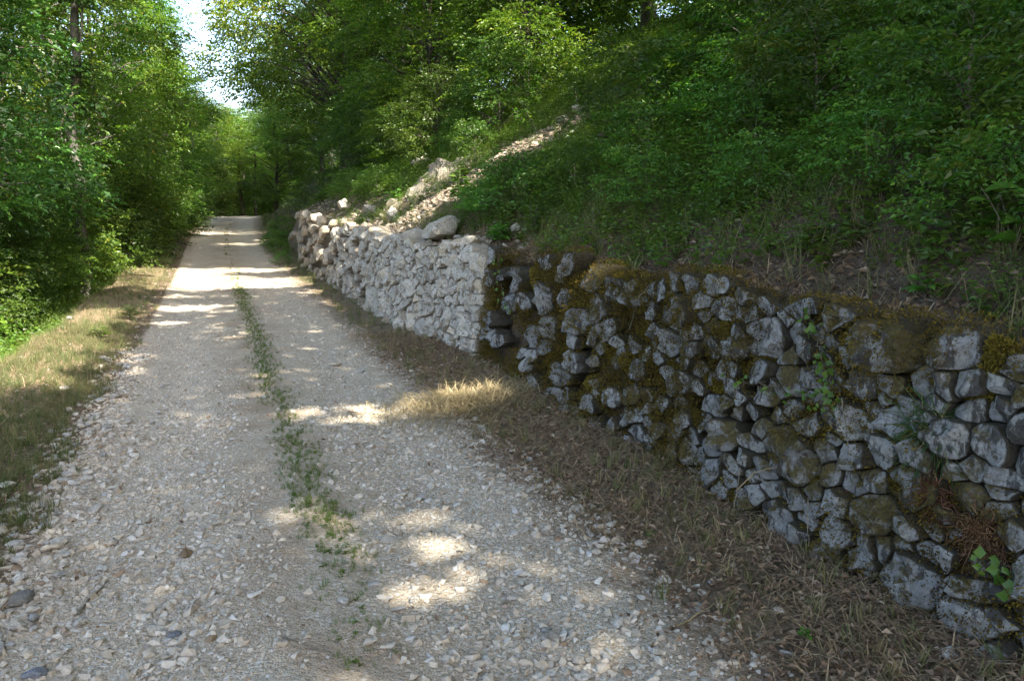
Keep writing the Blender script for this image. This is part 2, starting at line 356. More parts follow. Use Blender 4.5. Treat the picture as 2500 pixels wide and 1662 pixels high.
# pixel of the photograph (2359 wide) -> point of the place, to read positions off
_cy, _sy, _cp, _sp = math.cos(YAW), math.sin(YAW), math.cos(PITCH), math.sin(PITCH)
FW = np.array([_sy*_cp, _cy*_cp, -_sp]); RT = np.array([_cy, -_sy, 0]); UP = np.cross(RT, FW)
def ray(X, Y):
    s = 1024/2359.; return FW+RT*(X*s-512)/FPX-UP*(Y*s-340)/FPX
def on_ground(X, Y):
    d = ray(X, Y); ts = np.linspace(.8, 60, 4000); P = np.array([0, 0, CAM_H])+ts[:, None]*d
    k = np.argmax(P[:, 2] < ground(P[:, 0], P[:, 1])); return P[k] if k else P[-1]
def on_wall(X, Y, off=0.):
    d = ray(X, Y); ts = np.linspace(.8, 60, 4000); P = np.array([0, 0, CAM_H])+ts[:, None]*d
    k = np.argmax(P[:, 0] > wall_x(P[:, 1])+BATTER*np.maximum(P[:, 2], 0)+off); return P[k]

# ------------------------------------------------------------------ dry stone walls
def clip(poly, a, b, c):        # keep a*x+b*y<=c
    out = []; n = len(poly)
    for i in range(n):
        p, q = poly[i], poly[(i+1) % n]
        dp, dq = a*p[0]+b*p[1]-c, a*q[0]+b*q[1]-c
        if dp <= 0: out.append(p)
        if dp*dq < 0:
            t = dp/(dp-dq); out.append((p[0]+t*(q[0]-p[0]), p[1]+t*(q[1]-p[1])))
    return out
def resample(poly, n, rnd_):
    P = np.array(poly)
    for _ in range(rnd_):
        Q = np.roll(P, -1, 0); P = np.stack([P*.86+Q*.14, P*.14+Q*.86], 1).reshape(-1, 2)
    Q = np.vstack([P, P[:1]]); L = np.r_[0, np.cumsum(np.linalg.norm(np.diff(Q, axis=0), axis=1))]
    t = np.linspace(0, L[-1], n, endpoint=False)
    return np.stack([np.interp(t, L, Q[:, 0]), np.interp(t, L, Q[:, 1])], 1)
def wall_frame(s, v, d):        # along, up, outward -> world
    s = np.asarray(s, float)
    d = d*(1-.5*sstep(13, 21, s))+.05*sstep(13, 21, s)
    return np.stack([wall_x(s)+BATTER*v-d, s, v+road_z(s)], -1)
def pack(y0, y1, hand, rad, an):
    S = []                      # (s, v, r)
    for X, Y, w, h in hand:
        p = on_wall(X, Y); e = on_wall(X+w/2, Y); u_ = on_wall(X, Y-h/2)
        S.append((p[1], p[2]-road_z(p[1]), min(.5*(abs(e[1]-p[1])+abs(u_[2]-p[2])), abs(u_[2]-p[2])*1.35)))
    S = [q for q in S if y0 < q[0] < y1]
    nh = len(S); tries = 0
    arr = list(S)
    for lvl in range(3):
        for _ in range(int((y1-y0)*420)):
            s = R.uniform(y0, y1); v = R.uniform(0, 1.55); r = rad(s)*(.42+1.75*R.uniform()**1.9)*(1-.2*lvl)
            if v > wall_h(s)-.2*r: continue
            a = np.array(arr) if arr else np.zeros((0, 3))
            if len(a) and np.any(((a[:, 0]-s)/an**.5)**2+((a[:, 1]-v)*1.15)**2 < ((a[:, 2]+r)*.82)**2): continue
            arr.append((s, v, r))
    k = len(arr)
    for s in np.arange(y0, y1, .09): arr.append((s, float(wall_h(s))+.10+R.uniform(-.05, .05), .05)); arr.append((s, -.16+R.uniform(-.04, .02), .05))
    A = np.array(arr); cells = []
    for i in range(k):
        s, v, r = A[i]; m = .55
        poly = [(max(s-m, y0), v-m), (min(s+m, y1), v-m), (min(s+m, y1), v+m), (max(s-m, y0), v+m)]
        nb = np.where((abs(A[:, 0]-s) < 1.) & (abs(A[:, 1]-v) < 1.))[0]
        for j in nb:
            if j == i: continue
            ds, dv = A[j, 0]-s, A[j, 1]-v; k2 = an      # anisotropic metric: stones lie flat
            a, b = 2*ds, 2*dv*k2
            c = (A[j, 0]**2-s*s)+k2*(A[j, 1]**2-v*v)-(A[j, 2]**2-r*r)*1.1
            poly = clip(poly, a, b, c)
            if len(poly) < 3: break
        if len(poly) >= 3:
            q = np.array(poly); q = np.concatenate([q*(1-t)+np.roll(q, -1, 0)*t for t in (0, .5)], 1).reshape(-1, 2)
            wz = np.stack([q[:, 0]*5, q[:, 1]*5, 0*q[:, 0]], -1); q = q+.055*np.stack([fbm(wz, 21, 2), fbm(wz+7.3, 22, 2)], -1)
            q[:, 0] = np.clip(q[:, 0], y0, y1); cells.append(q)
    return cells
def stone_mesh(poly, n, rough, gap, tilt):
    c = poly.mean(0); size = math.sqrt(max(1e-6, .5*abs(np.sum(poly[:, 0]*np.roll(poly[:, 1], -1)-np.roll(poly[:, 0], -1)*poly[:, 1]))))
    O = resample(poly, n, 1) if R.uniform() < .45 else resample(poly, n, 0)
    O = c+(O-c)*(1-min(gap/size, .07)*(1 if c[0] < 13 else .1))
    ang = R.uniform(0, 6.28); sd = R.uniform(0, 99)
    nz = vnoise(np.stack([O[:, 0]*13, O[:, 1]*13, np.full(n, sd)], -1), 2)
    O = c+(O-c)*(1+.05*nz[:, None])
    rings = [(.80, -.9), (.98, -.45), (1.0, -.08), (.98, .06), (.84, .14), (.52, .17), (.0, .18)]
    V = []; th = min(size, .26)
    tx, tv = R.normal(0, tilt, 2)
    pl = [(math.cos(a), math.sin(a), R.uniform(.5, 1.0), R.uniform(.45, 1.25)) for a in R.uniform(0, 6.28, 5)]
    for f, d in rings:
        k = n if f > 0 else 1
        Q = c+(O[:k]-c)*f if f > 0 else c[None]
        q = (Q-c)/size
        dd = np.full(k, d)
        if d > -.3:
            top = .24+tx*q[:, 0]+tv*q[:, 1]
            for (a, b, sl, of) in pl: top = np.minimum(top, of*(.38 if tilt < .25 else .46)-sl*(a*q[:, 0]+b*q[:, 1])*.42)
            top = np.maximum(top, -.03 if tilt < .25 else .03)
            dd = np.minimum(dd, top-.10) if d < .05 else top-.05*(f**7)
            dd = dd+rough*fbm(np.stack([Q[:, 0]*16, Q[:, 1]*16, np.full(k, sd)], -1), 1)*.40
        V.append(np.concatenate([Q, (dd*th)[:, None]], 1))
    V = np.concatenate(V); nr = len(rings)-1; i = np.arange(n); j = (i+1) % n
    F4 = np.concatenate([np.stack([r*n+i, r*n+j, (r+1)*n+j, (r+1)*n+i], 1) for r in range(nr-1)])
    F3 = np.stack([(nr-1)*n+i, (nr-1)*n+j, np.full(n, nr*n)], 1)
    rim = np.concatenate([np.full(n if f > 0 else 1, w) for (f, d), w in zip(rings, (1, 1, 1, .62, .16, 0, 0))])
    return V, [F4[:, ::-1], F3[:, ::-1]], c, size, rim
def build_wall(name, label, y0, y1, hand, rad, mat, gap, proud, rough, tilt=.3, jit=.02, an=2.0):
    root = empty(name, (float(wall_x((y0+y1)/2)), (y0+y1)/2, 0)); tag(root, label, 'stone wall')
    cells = pack(y0, y1, hand, rad, an); items = []
    for poly in cells:
        V, F, c, size, rim = stone_mesh(poly, 18, rough, gap, tilt)
        W = wall_frame(V[:, 0], V[:, 1], V[:, 2]+proud+R.uniform(-jit*.6, jit*1.3))
        items.append((size/math.hypot(c[0], 2.5)*(1 if c[0] > 1.2 else .1), W, F, rim))
    items.sort(key=lambda t: -t[0]); acc = Acc()
    for k, (a, W, F, rim) in enumerate(items):
        if k < 300: mk('stone', W, F, mat, root, {'rim': rim}, smooth=True, loc=W.mean(0)).data.set_sharp_from_angle(angle=.5)
        else: acc.add(W, F, rim=rim)
    if acc.n: sm = acc.build('small_stones', mat, root, smooth=True); sm['kind'] = 'stuff'; sm.data.set_sharp_from_angle(angle=.5)
    return root, [(W, F) for _, W, F, _r in items]
HAND_OLD = [(2080,790,150,120),(2220,795,110,80),(1785,770,80,130),(1715,790,80,120),(1600,710,45,100),(1845,860,62,52),(2010,880,80,55),(2080,960,85,90),
 (1965,965,150,95),(1840,1045,170,130),(1985,1050,75,80),(2230,1000,95,120),(2335,1020,70,90),(2340,1092,65,50),(2245,1130,80,75),(1810,1190,72,120),(1950,1220,170,75),
 (2050,1180,100,110),(1960,1150,55,50),(2135,1222,60,45),(1940,1280,40,42),(1992,1280,60,52),(2140,1330,170,120),(2280,1425,110,80),(2315,1510,90,80),(1475,790,62,42),
 (1540,930,80,42),(1280,750,42,60),(1240,770,40,60),(1385,640,60,60),(1330,610,50,50),(1420,760,60,55),(1590,880,60,50),(1660,800,60,60),(1890,800,70,50),(1790,910,60,50),
 (1555,720,70,50),(1480,680,90,70),(2330,940,60,55),(2300,1240,90,60),(1650,930,55,45),(1700,1000,70,60),(1600,1040,60,45),(1185,690,40,60),(1200,640,50,60)]
HAND_NEW = [(1122,610,58,60),(1072,615,56,60),(1092,745,62,56),(1097,692,72,40),(1036,660,72,52),(1052,800,72,72),(1047,732,42,50),(990,635,50,40),(870,700,52,95),(940,600,60,40),
 (960,660,45,45),(905,640,50,60),(1000,700,50,50),(990,760,60,50),(940,740,60,60),(1120,655,70,35),(820,600,45,40),(790,620,45,45),(760,590,40,40),(1015,590,55,40)]
old_wall, old_items = build_wall('mossy_dry_stone_wall', 'old dark dry stone wall blotched with brown moss and black lichen along the right verge', WALL0, SEAM, HAND_OLD, lambda s: .082, M['old_stone'], .004, .03, 1.1, .26, .03, 2.1)
new_wall, new_items = build_wall('pale_dry_stone_wall', 'clean pale rebuilt dry stone wall of bare limestone beyond the mossy wall', SEAM, WALL1, HAND_NEW, lambda s: .112-.0015*(s-7.5), M['pale_stone'], .009, .07, 1.0, .2, .018, 2.1)

# ------------------------------------------------------------------ loose rocks
def rock(n=18, flat=.6, sd=0, sub=True):
    import bmesh
    r = np.random.default_rng(sd); P = unit(r.normal(size=(n, 3)))*r.uniform(.8, 1.1, (n, 1)); P[:, 2] *= flat; P[:, 1] *= r.uniform(.6, 1)
    bm = bmesh.new()
    for p in P: bm.verts.new(p)
    bmesh.ops.convex_hull(bm, input=bm.verts)
    for v in [v for v in bm.verts if not v.link_faces]: bm.verts.remove(v)
    if sub:
        bmesh.ops.bevel(bm, geom=bm.edges[:]+bm.verts[:], offset=.10, segments=1, affect='EDGES', profile=.6)
    bmesh.ops.triangulate(bm, faces=bm.faces[:])
    bm.verts.index_update()
    V = np.array([v.co[:] for v in bm.verts]); F = np.array([[v.index for v in f.verts] for f in bm.faces]); bm.free()
    return V, F
SMALL = [rock(9+(k % 4), .45+.08*(k % 4), 100+k, False) for k in range(24)]
BIG = [rock(14+k % 5, .5+.06*(k % 4), 300+k) for k in range(14)]
def rotm(n, tilt=.35):
    a = R.uniform(0, 6.283, n); t = R.normal(0, tilt, n); ax = R.uniform(0, 6.283, n)
    ca, sa = np.cos(a), np.sin(a)
    Z = np.zeros((n, 3, 3)); Z[:, 0, 0] = ca; Z[:, 0, 1] = -sa; Z[:, 1, 0] = sa; Z[:, 1, 1] = ca; Z[:, 2, 2] = 1
    kx, ky = np.cos(ax), np.sin(ax); ct, st = np.cos(t), np.sin(t)
    T = np.zeros((n, 3, 3)); T[:, 0, 0] = ct+kx*kx*(1-ct); T[:, 0, 1] = kx*ky*(1-ct); T[:, 0, 2] = ky*st
    T[:, 1, 0] = kx*ky*(1-ct); T[:, 1, 1] = ct+ky*ky*(1-ct); T[:, 1, 2] = -kx*st
    T[:, 2, 0] = -ky*st; T[:, 2, 1] = kx*st; T[:, 2, 2] = ct
    return T@Z
def scatter(acc, templates, P, S, rnd=None, tilt=.35, rot=None):
    n = len(P); which = R.integers(0, len(templates), n); Rm = rotm(n, tilt) if rot is None else rot
    rnd = R.uniform(0, 1, n) if rnd is None else rnd
    S = np.asarray(S, float); S = S[:, None] if S.ndim == 1 else S
    for k, T in enumerate(templates):
        idx = np.where(which == k)[0]
        if not len(idx): continue
        V, F = T[0], T[1]
        W = np.einsum('nij,nvj->nvi', Rm[idx], V[None]*S[idx][:, None, :])+P[idx][:, None, :]
        off = (np.arange(len(idx))*len(V))[:, None, None]
        rv = np.repeat(rnd[idx], len(V))
        if len(T) > 2: rv = np.clip(rv*.6+.4*np.tile(T[2], len(idx)), 0, 1)
        acc.add(W.reshape(-1, 3), (F[None]+off).reshape(-1, F.shape[1]), rnd=rv)

class Field:                    # countless small pieces: points that carry instances of a few template meshes
    def __init__(f, templates, mat, kindname): f.T, f.mat, f.k = templates, mat, kindname; f.P, f.S, f.I, f.E, f.W = [], [], [], [], []
    def add(f, P, S, rnd=None, tilt=.3, pick=None):
        n = len(P); S = np.asarray(S, float); S = np.repeat(S[:, None], 3, 1) if S.ndim == 1 else S
        pick = np.arange(len(f.T)) if pick is None else np.asarray(pick)
        f.P.append(P); f.S.append(S); f.I.append(pick[R.integers(0, len(pick), n)]); f.W.append(R.uniform(0, 1, n) if rnd is None else np.asarray(rnd))
        f.E.append(np.stack([R.normal(0, tilt, n), R.normal(0, tilt, n), R.uniform(0, 6.283, n)], -1))
    def build(f, name):
        col = bpy.data.collections.new(f.k+'_templates')
        for i, t in enumerate(f.T):
            o = mk('%s_%02d' % (f.k, i), t[0], t[1], f.mat, attrs={'rnd': t[2] if len(t) > 2 else np.full(len(t[0]), .5)})
            COL.objects.unlink(o); col.objects.link(o)
        P = np.concatenate(f.P).astype(np.float32); me = bpy.data.meshes.new(name); me.vertices.add(len(P)); me.vertices.foreach_set('co', P.ravel())
        for k, ty, v, fld in (('size', 'FLOAT_VECTOR', np.concatenate(f.S), 'vector'), ('turn', 'FLOAT_VECTOR', np.concatenate(f.E), 'vector'), ('pick', 'INT', np.concatenate(f.I), 'value'), ('irnd', 'FLOAT', np.concatenate(f.W), 'value')):
            a = me.attributes.new(k, ty, 'POINT'); a.data.foreach_set(fld, np.asarray(v, np.int32 if ty == 'INT' else np.float32).ravel())
        me.materials.append(f.mat)
        o = bpy.data.objects.new(name, me); COL.objects.link(o)
        g = bpy.data.node_groups.new(name+'_nodes', 'GeometryNodeTree')
        g.interface.new_socket('Geometry', in_out='INPUT', socket_type='NodeSocketGeometry'); g.interface.new_socket('Geometry', in_out='OUTPUT', socket_type='NodeSocketGeometry')
        gi, go = g.nodes.new('NodeGroupInput'), g.nodes.new('NodeGroupOutput'); ip = g.nodes.new('GeometryNodeInstanceOnPoints'); ci = g.nodes.new('GeometryNodeCollectionInfo')
        ci.inputs['Collection'].default_value = col; ci.inputs['Separate Children'].default_value = True; ci.inputs['Reset Children'].default_value = True
        g.links.new(gi.outputs[0], ip.inputs['Points']); g.links.new(ci.outputs[0], ip.inputs['Instance']); ip.inputs['Pick Instance'].default_value = True
        for nm, ty, sk in (('pick', 'INT', 'Instance Index'), ('turn', 'FLOAT_VECTOR', 'Rotation'), ('size', 'FLOAT_VECTOR', 'Scale')):
            a = g.nodes.new('GeometryNodeInputNamedAttribute'); a.data_type = ty; a.inputs[0].default_value = nm; g.links.new(a.outputs[0], ip.inputs[sk])
        g.links.new(ip.outputs[0], go.inputs[0])
        o.modifiers.new('scatter', 'NODES').node_group = g
        return o
grav = Field(SMALL, M['pebble'], 'pebble')
def lay(n, u0, u1, y0, y1, smin, smax, dens, sink=.25, ypow=1.0):
    y = y0+(y1-y0)*R.uniform(0, 1, n)**ypow; u = R.uniform(u0, u1, n)
    keep = R.uniform(0, 1, n) < dens(u, y); u, y = u[keep], y[keep]; n = len(u)
    s = smin*(smax/smin)**(R.uniform(0, 1, n)**1.8)
    x = u+xc(y); P = np.stack([x, y, ground(x, y)+s*.5*(.34-sink)], -1)
    rv = np.clip(R.normal(.53, .17, n)+.10*n2(u, y, 1.3, 30), 0, .98); rv = np.where(R.uniform(0, 1, n) < .02, 1., rv)
    grav.add(P, s*.5, rv, .35)
dr = lambda u, y: np.clip(.35+.55*(np.exp(-((u+.40)/.45)**2)+np.exp(-((u-1.05)/.4)**2))+.9*n2(u, y, 1.1, 31)-.75*np.exp(-((u-.38)/.26)**2), .05, 1)
lay(32000, -1.0, 1.8, 1.9, 6, .008, .030, dr, ypow=1.15)
lay(13000, -1.02, 1.85, 1.9, 6.5, .022, .075, lambda u, y: dr(u, y)*.75, ypow=1.1)
lay(9000, -1.02, 1.8, 6, 11, .014, .045, dr)
lay(5000, -1.2, 1.7, 10, 22, .025, .065, lambda u, y: dr(u, y)*.8)
edge = lambda u, y: np.exp(-((u+.93+.12*n2(0*u, y, .9, 33))/.17)**2)
lay(5200, -1.8, -.7, 2.2, 10, .025, .085, edge, .3)
lay(2200, -2.2, -1.1, 3.0, 12, .02, .06, lambda u, y: .14+0*u, .3)
lay(1800, 1.4, 2.3, 1.9, 9, .015, .055, lambda u, y: .75*(1-sstep(1.55, 2.2, u)), .3)
tag(grav.build('gravel'), 'pale limestone gravel bedded in the surface of the track', 'gravel', kind='stuff')

ROCKMESH = []
def boulder_mesh(sd):
    import bmesh
    r = np.random.default_rng(sd); bm = bmesh.new(); bmesh.ops.create_icosphere(bm, subdivisions=4, radius=1)
    V = np.array([v.co[:] for v in bm.verts]); F = np.array([[v.index for v in f.verts] for f in bm.faces]); bm.free()
    d = unit(V); rad = np.full(len(V), 1.25)
    for nrm in unit(r.normal(size=(15, 3))): rad = np.minimum(rad, r.uniform(.52, .86)/np.maximum(d@nrm, .05))
    rad = rad*(1+.10*fbm(d*2.4+sd, sd)+.07*fbm(d*8, sd+9)); V = d*rad[:, None]; V[:, 2] *= .85
    o = mk('boulder', V, F, M['pale_stone'], smooth=True); o.data.set_sharp_from_angle(angle=.5); me = o.data; bpy.data.objects.remove(o); return me
for k, (V, F) in enumerate(BIG):
    me_o = mk('stone', V, F, M['rubble'], smooth=False); ROCKMESH.append(me_o.data); bpy.data.objects.remove(me_o)
def put_rock(name, p, size, label, cat, group=None, mesh=None, mat=None, rz=None, sink=.3):
    i = random.randrange(len(ROCKMESH)) if mesh is None else mesh
    me = ROCKMESH[i]
    if mat == 'b': me = random.choice(BOULD)
    elif mat is not None:
        key = me.name+mat.name
        if key not in ROCKMAT:
            me2 = me.copy(); me2.materials.clear(); me2.materials.append(mat); ROCKMAT[key] = me2
        me = ROCKMAT[key]
    o = bpy.data.objects.new(name, me); COL.objects.link(o)
    size = (size, size*.85, size*.7) if isinstance(size, float) else size
    o.scale = [q/2 for q in size]
    o.location = (float(p[0]), float(p[1]), float(p[2])+size[2]*.5*(.55-sink))
    o.rotation_euler = (random.uniform(-.15, .15), random.uniform(-.15, .15), random.uniform(0, 6.28) if rz is None else rz)
    return tag(o, label, cat, group)
ROCKMAT = {}
BOULD = [boulder_mesh(700+k) for k in range(7)]
M['grey_rock'] = stone_mat('grey_rock', (.16, .155, .145), (.34, .33, .30), (.3, .25, .18), .5, 0, 0, .4)
M['blue_rock'] = stone_mat('blue_grey_rock', (.14, .16, .20), (.27, .29, .33), (.3, .29, .27), .2, 0, 0, .3)
M['tan_rock'] = stone_mat('tan_rock', (.24, .165, .10), (.42, .31, .20), (.36, .24, .14), .7, 0, 0, .4)
for X, Y, w, nm, mt, lb in [
 (52,1385,62,'loose_stone','grey_rock','large grey rounded stone at the left edge of the track'),
 (362,1456,52,'loose_stone',None,'pale angular stone beside a blue stone in the left wheel rut'),
 (400,1466,34,'loose_stone','blue_rock','blue grey stone touching a pale stone in the left wheel rut'),
 (487,1476,34,'loose_stone','tan_rock','brown rounded stone on the bare soil near the bottom of the photo'),
 (430,1277,46,'loose_stone','tan_rock','long tan stone lying across the left wheel rut'),
 (385,1402,40,'loose_stone',None,'white oval stone in the middle of the left wheel rut'),
 (84,1556,50,'loose_stone','blue_rock','dark blue stone in the bottom left corner of the track'),
 (245,987,40,'loose_stone','grey_rock','grey stone at the left verge edge, largest of its heap'),
 (805,958,26,'loose_stone','grey_rock','small dark stone in the sunlit streak of the right wheel rut'),
 (1290,1252,30,'loose_stone',None,'upright pale stone by the leaf litter on the right of the track'),
 (1232,1156,22,'loose_stone',None,'small white stone at the edge of the right verge grass'),
 (770,840,52,'flat_stone',None,'flat pale slab bedded at the right side of the track'),
 (832,856,36,'flat_stone',None,'smaller flat slab next to the flat pale slab on the track'),
 (1065,1028,22,'loose_stone',None,'white stone in front of the dry grass pile'),
 (1268,1470,60,'loose_stone','grey_rock','broad grey stone in the right wheel rut near the bottom edge'),
 (1185,1380,44,'loose_stone',None,'flat pinkish white stone in the right wheel rut'),
 (860,1350,42,'loose_stone',None,'pale chunky stone in the stony heap right of the grass strip'),
 (895,1240,60,'flat_stone',None,'flat sunlit stone at the top of the bright patch'),
 (2195,1512,58,'loose_stone',None,'pale pointed stone on the leaf litter at the foot of the mossy wall'),
 (1840,1435,40,'loose_stone','tan_rock','tan stone among dead leaves on the right verge'),
 (1800,1408,34,'loose_stone',None,'cream stone among dead leaves, above the tan stone'),
 (160,735,24,'loose_stone',None,'white stone on the sunlit left verge'),
 (1120,1525,40,'loose_stone',None,'round white stone beside its smaller twin at the bottom edge')]:
    p = on_ground(X, Y); dist = np.linalg.norm(p-[0, 0, CAM_H]); s = w*1024/2359/FPX*dist
    fl = nm == 'flat_stone'
    put_rock(nm, p, (s*1.1, s*.9, s*(.3 if fl else .7)), lb, 'stone', mesh=None, mat=M[mt] if mt else None, sink=.2)
for grp, lb, n, uf, y0, y1, s0, s1 in [
 ('stones along the left edge of the track', 'pale fist-sized stone in the stony line at the left edge of the track', 190, lambda: random.gauss(-.95, .15), 2.5, 9.5, .05, .115),
 ('stones at the right edge of the track', 'pale stone lying at the right edge of the track below the verge', 45, lambda: random.gauss(1.62, .16), 2.0, 8, .04, .085),
 ('stones in the wheel ruts', 'pale loose stone lying proud of the gravel in the wheel ruts', 110, lambda: random.choice([random.gauss(-.45, .28), random.gauss(1.05, .28)]), 2.3, 9, .04, .08)]:
    for _ in range(n):
        y = y0+(y1-y0)*random.random()**1.3; x = uf()+float(xc(y))
        put_rock('loose_stone', (x, y, float(ground(x, y))), random.uniform(s0, s1), lb, 'stone', grp, sink=.12)
# boulders and rubble behind and on the pale wall
for X, Y, w, h, nm, lb in [
 (1012,532,105,55,'boulder','large pale boulder behind the top of the pale wall'),
 (945,545,60,40,'boulder','grey boulder left of the large pale boulder behind the wall'),
 (1075,562,75,32,'boulder','flat capstone tilted on the near end of the pale wall'),
 (1095,580,50,34,'boulder','brownish capstone under the tilted flat one'),
 (800,532,44,22,'boulder','white stone on the pale wall at the foot of the scree'),
 (772,538,34,24,'boulder','bright white rounded stone on the pale wall top'),
 (855,485,60,34,'boulder','grey rock at the lower left edge of the scree'),
 (905,495,50,30,'boulder','pale rock beside the grey rock at the scree foot'),
 (795,473,46,26,'boulder','long pale rock among grass above the far part of the wall'),
 (735,503,60,32,'boulder','grey rock capping the far part of the pale wall'),
 (705,492,40,26,'boulder','sunlit rock on the far end of the pale wall'),
 (980,372,50,30,'boulder','white rock at the top of the earth outcrop'),
 (1330,250,44,24,'boulder','white rock at the upper end of the scree'),
 (1300,275,50,16,'boulder','thin slab at the upper end of the scree, below the white rock'),
 (1355,375,22,14,'boulder','small pale rock in the weeds on the hillside'),
 (1100,590,46,30,'boulder','pale rock wedged behind the near end of the wall')]:
    p = on_ground(X, Y+h*.3); dist = np.linalg.norm(p-[0, 0, CAM_H]); k = 1024/2359/FPX*dist
    put_rock(nm, p, (w*k*1.1*(.8 if X < 760 else 1), w*k*.9*(.8 if X < 760 else 1), h*k*1.35*(.75 if X < 760 else 1)), lb, 'rock', mat='b', sink=.15)
# earth outcrop above the wall
p = on_ground(935, 480); OUTC = p.copy()
V, F = [], []
gu, gv = np.meshgrid(np.linspace(-1, 1, 34), np.linspace(0, 1, 26), indexing='ij')
bx = p[0]-.3+gv*1.9; by = p[1]+.6+gu*.95+.25*gv
prof = (1-gu**2)**.6
bz = ground(bx, by)-.15+.55*prof*sstep(0, .6, gv)*(1-.85*gv**1.5)
nn = fbm(np.stack([bx*3.2, by*3.2, bz*3.2], -1), 41, 4)*.95
V = np.stack([bx-.25*nn*prof, by, bz+.3*nn*prof], -1)
i = np.arange(33)[:, None]*26+np.arange(25)[None, :]
o = mk('rock_outcrop', V, np.stack([i, i+26, i+27, i+1], -1).reshape(-1, 4), M['earth'], smooth=False)
tag(o, 'pale crumbling earth and rock outcrop beside the scree above the wall', 'rock outcrop')
rub = Acc()
n = 7500; x = 2.35+R.uniform(0, 1, n)**1.1*3.4; y = 12.6+.1*(x-2.4)+R.normal(0, .68, n)*(1+.1*(x-2.4)); k = (x > wall_x(y)+.35); x, y = x[k], y[k]
s = .02*(6**(R.uniform(0, 1, len(x))**2)); scatter(rub, SMALL, np.stack([x, y, hill_z(x, y)+.1*s], -1), s*.6, np.clip(R.normal(.28, .22, len(x)), 0, 1))
n = 900; y = R.uniform(SEAM, WALL1-2, n); x = wall_x(y)+.25+np.abs(R.normal(0, .35, n)); s = .04*(4**(R.uniform(0, 1, n)**2))
scatter(rub, SMALL, np.stack([x, y, hill_z(x, y)+.1*s], -1), s*.6, np.clip(R.normal(.6, .2, n), 0, .98))
tag(rub.build('scree_rubble', M['scree_stone']), 'loose pale rubble spilling down the hillside onto the pale wall', 'rubble', kind='stuff')

# ------------------------------------------------------------------ leaves
def leaves(P, D, Nn, L, W, fold=.25, droop=.15):
    D = unit(D); S = unit(np.cross(D, Nn)); Nn = np.cross(S, D)
    L = np.asarray(L, float)[:, None]; W = np.asarray(W, float)[:, None]
    tip = P+D*L-Nn*L*droop; m = P+D*L*.42
    a = m+S*W*.5+Nn*W*fold; b = m-S*W*.5+Nn*W*fold
    V = np.stack([P, a, tip, b], 1).reshape(-1, 3); n = len(P); i = np.arange(n)*4
    F = np.stack([np.stack([i, i+1, i+2], 1), np.stack([i, i+2, i+3], 1)], 1).reshape(-1, 3)
    return V, F
def spray_leaves(O, A, Nn, S, K, leaf, wid=.55):
    """flat sprays of K leaves on either side of an unseen twig"""
    m = len(O); A = unit(A); B = unit(np.cross(A, Nn)); Nn = np.cross(B, A)
    t = (np.arange(K)[None]+R.uniform(0, 1, (m, K)))/K; sg = np.where(np.arange(K) % 2, 1., -1.)[None]
    P = O[:, None]+A[:, None]*(t*S[:, None])[..., None]+B[:, None]*(sg*(1-t)*S[:, None]*.30*R.uniform(.2, 1, (m, K)))[..., None]-np.array([0, 0, 1.])*(t**2*S[:, None]*.18)[..., None]
    D = A[:, None]*(.35+.5*t)[..., None]+B[:, None]*(sg*.8)[..., None]+R.normal(0, .28, (m, K, 3))
    NN = Nn[:, None]+R.normal(0, .34, (m, K, 3))
    L = leaf*R.uniform(.5, 1.4, (m, K))
    V, F = leaves(P.reshape(-1, 3), D.reshape(-1, 3), unit(NN.reshape(-1, 3)), L.ravel(), (L*wid).ravel())
    base = np.clip(R.normal(.45, .16, (m, 1))+R.normal(0, .13, (m, K)), 0, .93)
    base = np.where(R.uniform(0, 1, (m, K)) < .012, 1., base)
    return V, F, np.repeat(base.ravel(), 4)
def tube(pts, rad, sides=6):
    pts = np.asarray(pts, float); n = len(pts); T = unit(np.gradient(pts, axis=0)); ref = np.array([.31, .95, .05])
    B = unit(np.cross(T, ref)); C = np.cross(T, B); a = np.arange(sides)/sides*2*math.pi
    V = pts[:, None]+np.asarray(rad)[:, None, None]*(np.cos(a)[None, :, None]*B[:, None]+np.sin(a)[None, :, None]*C[:, None])
    i = np.arange(n-1)[:, None]*sides+np.arange(sides)[None]; j = np.arange(n-1)[:, None]*sides+(np.arange(sides)[None]+1) % sides
    return V.reshape(-1, 3), np.stack([i, j, j+sides, i+sides], -1).reshape(-1, 4)
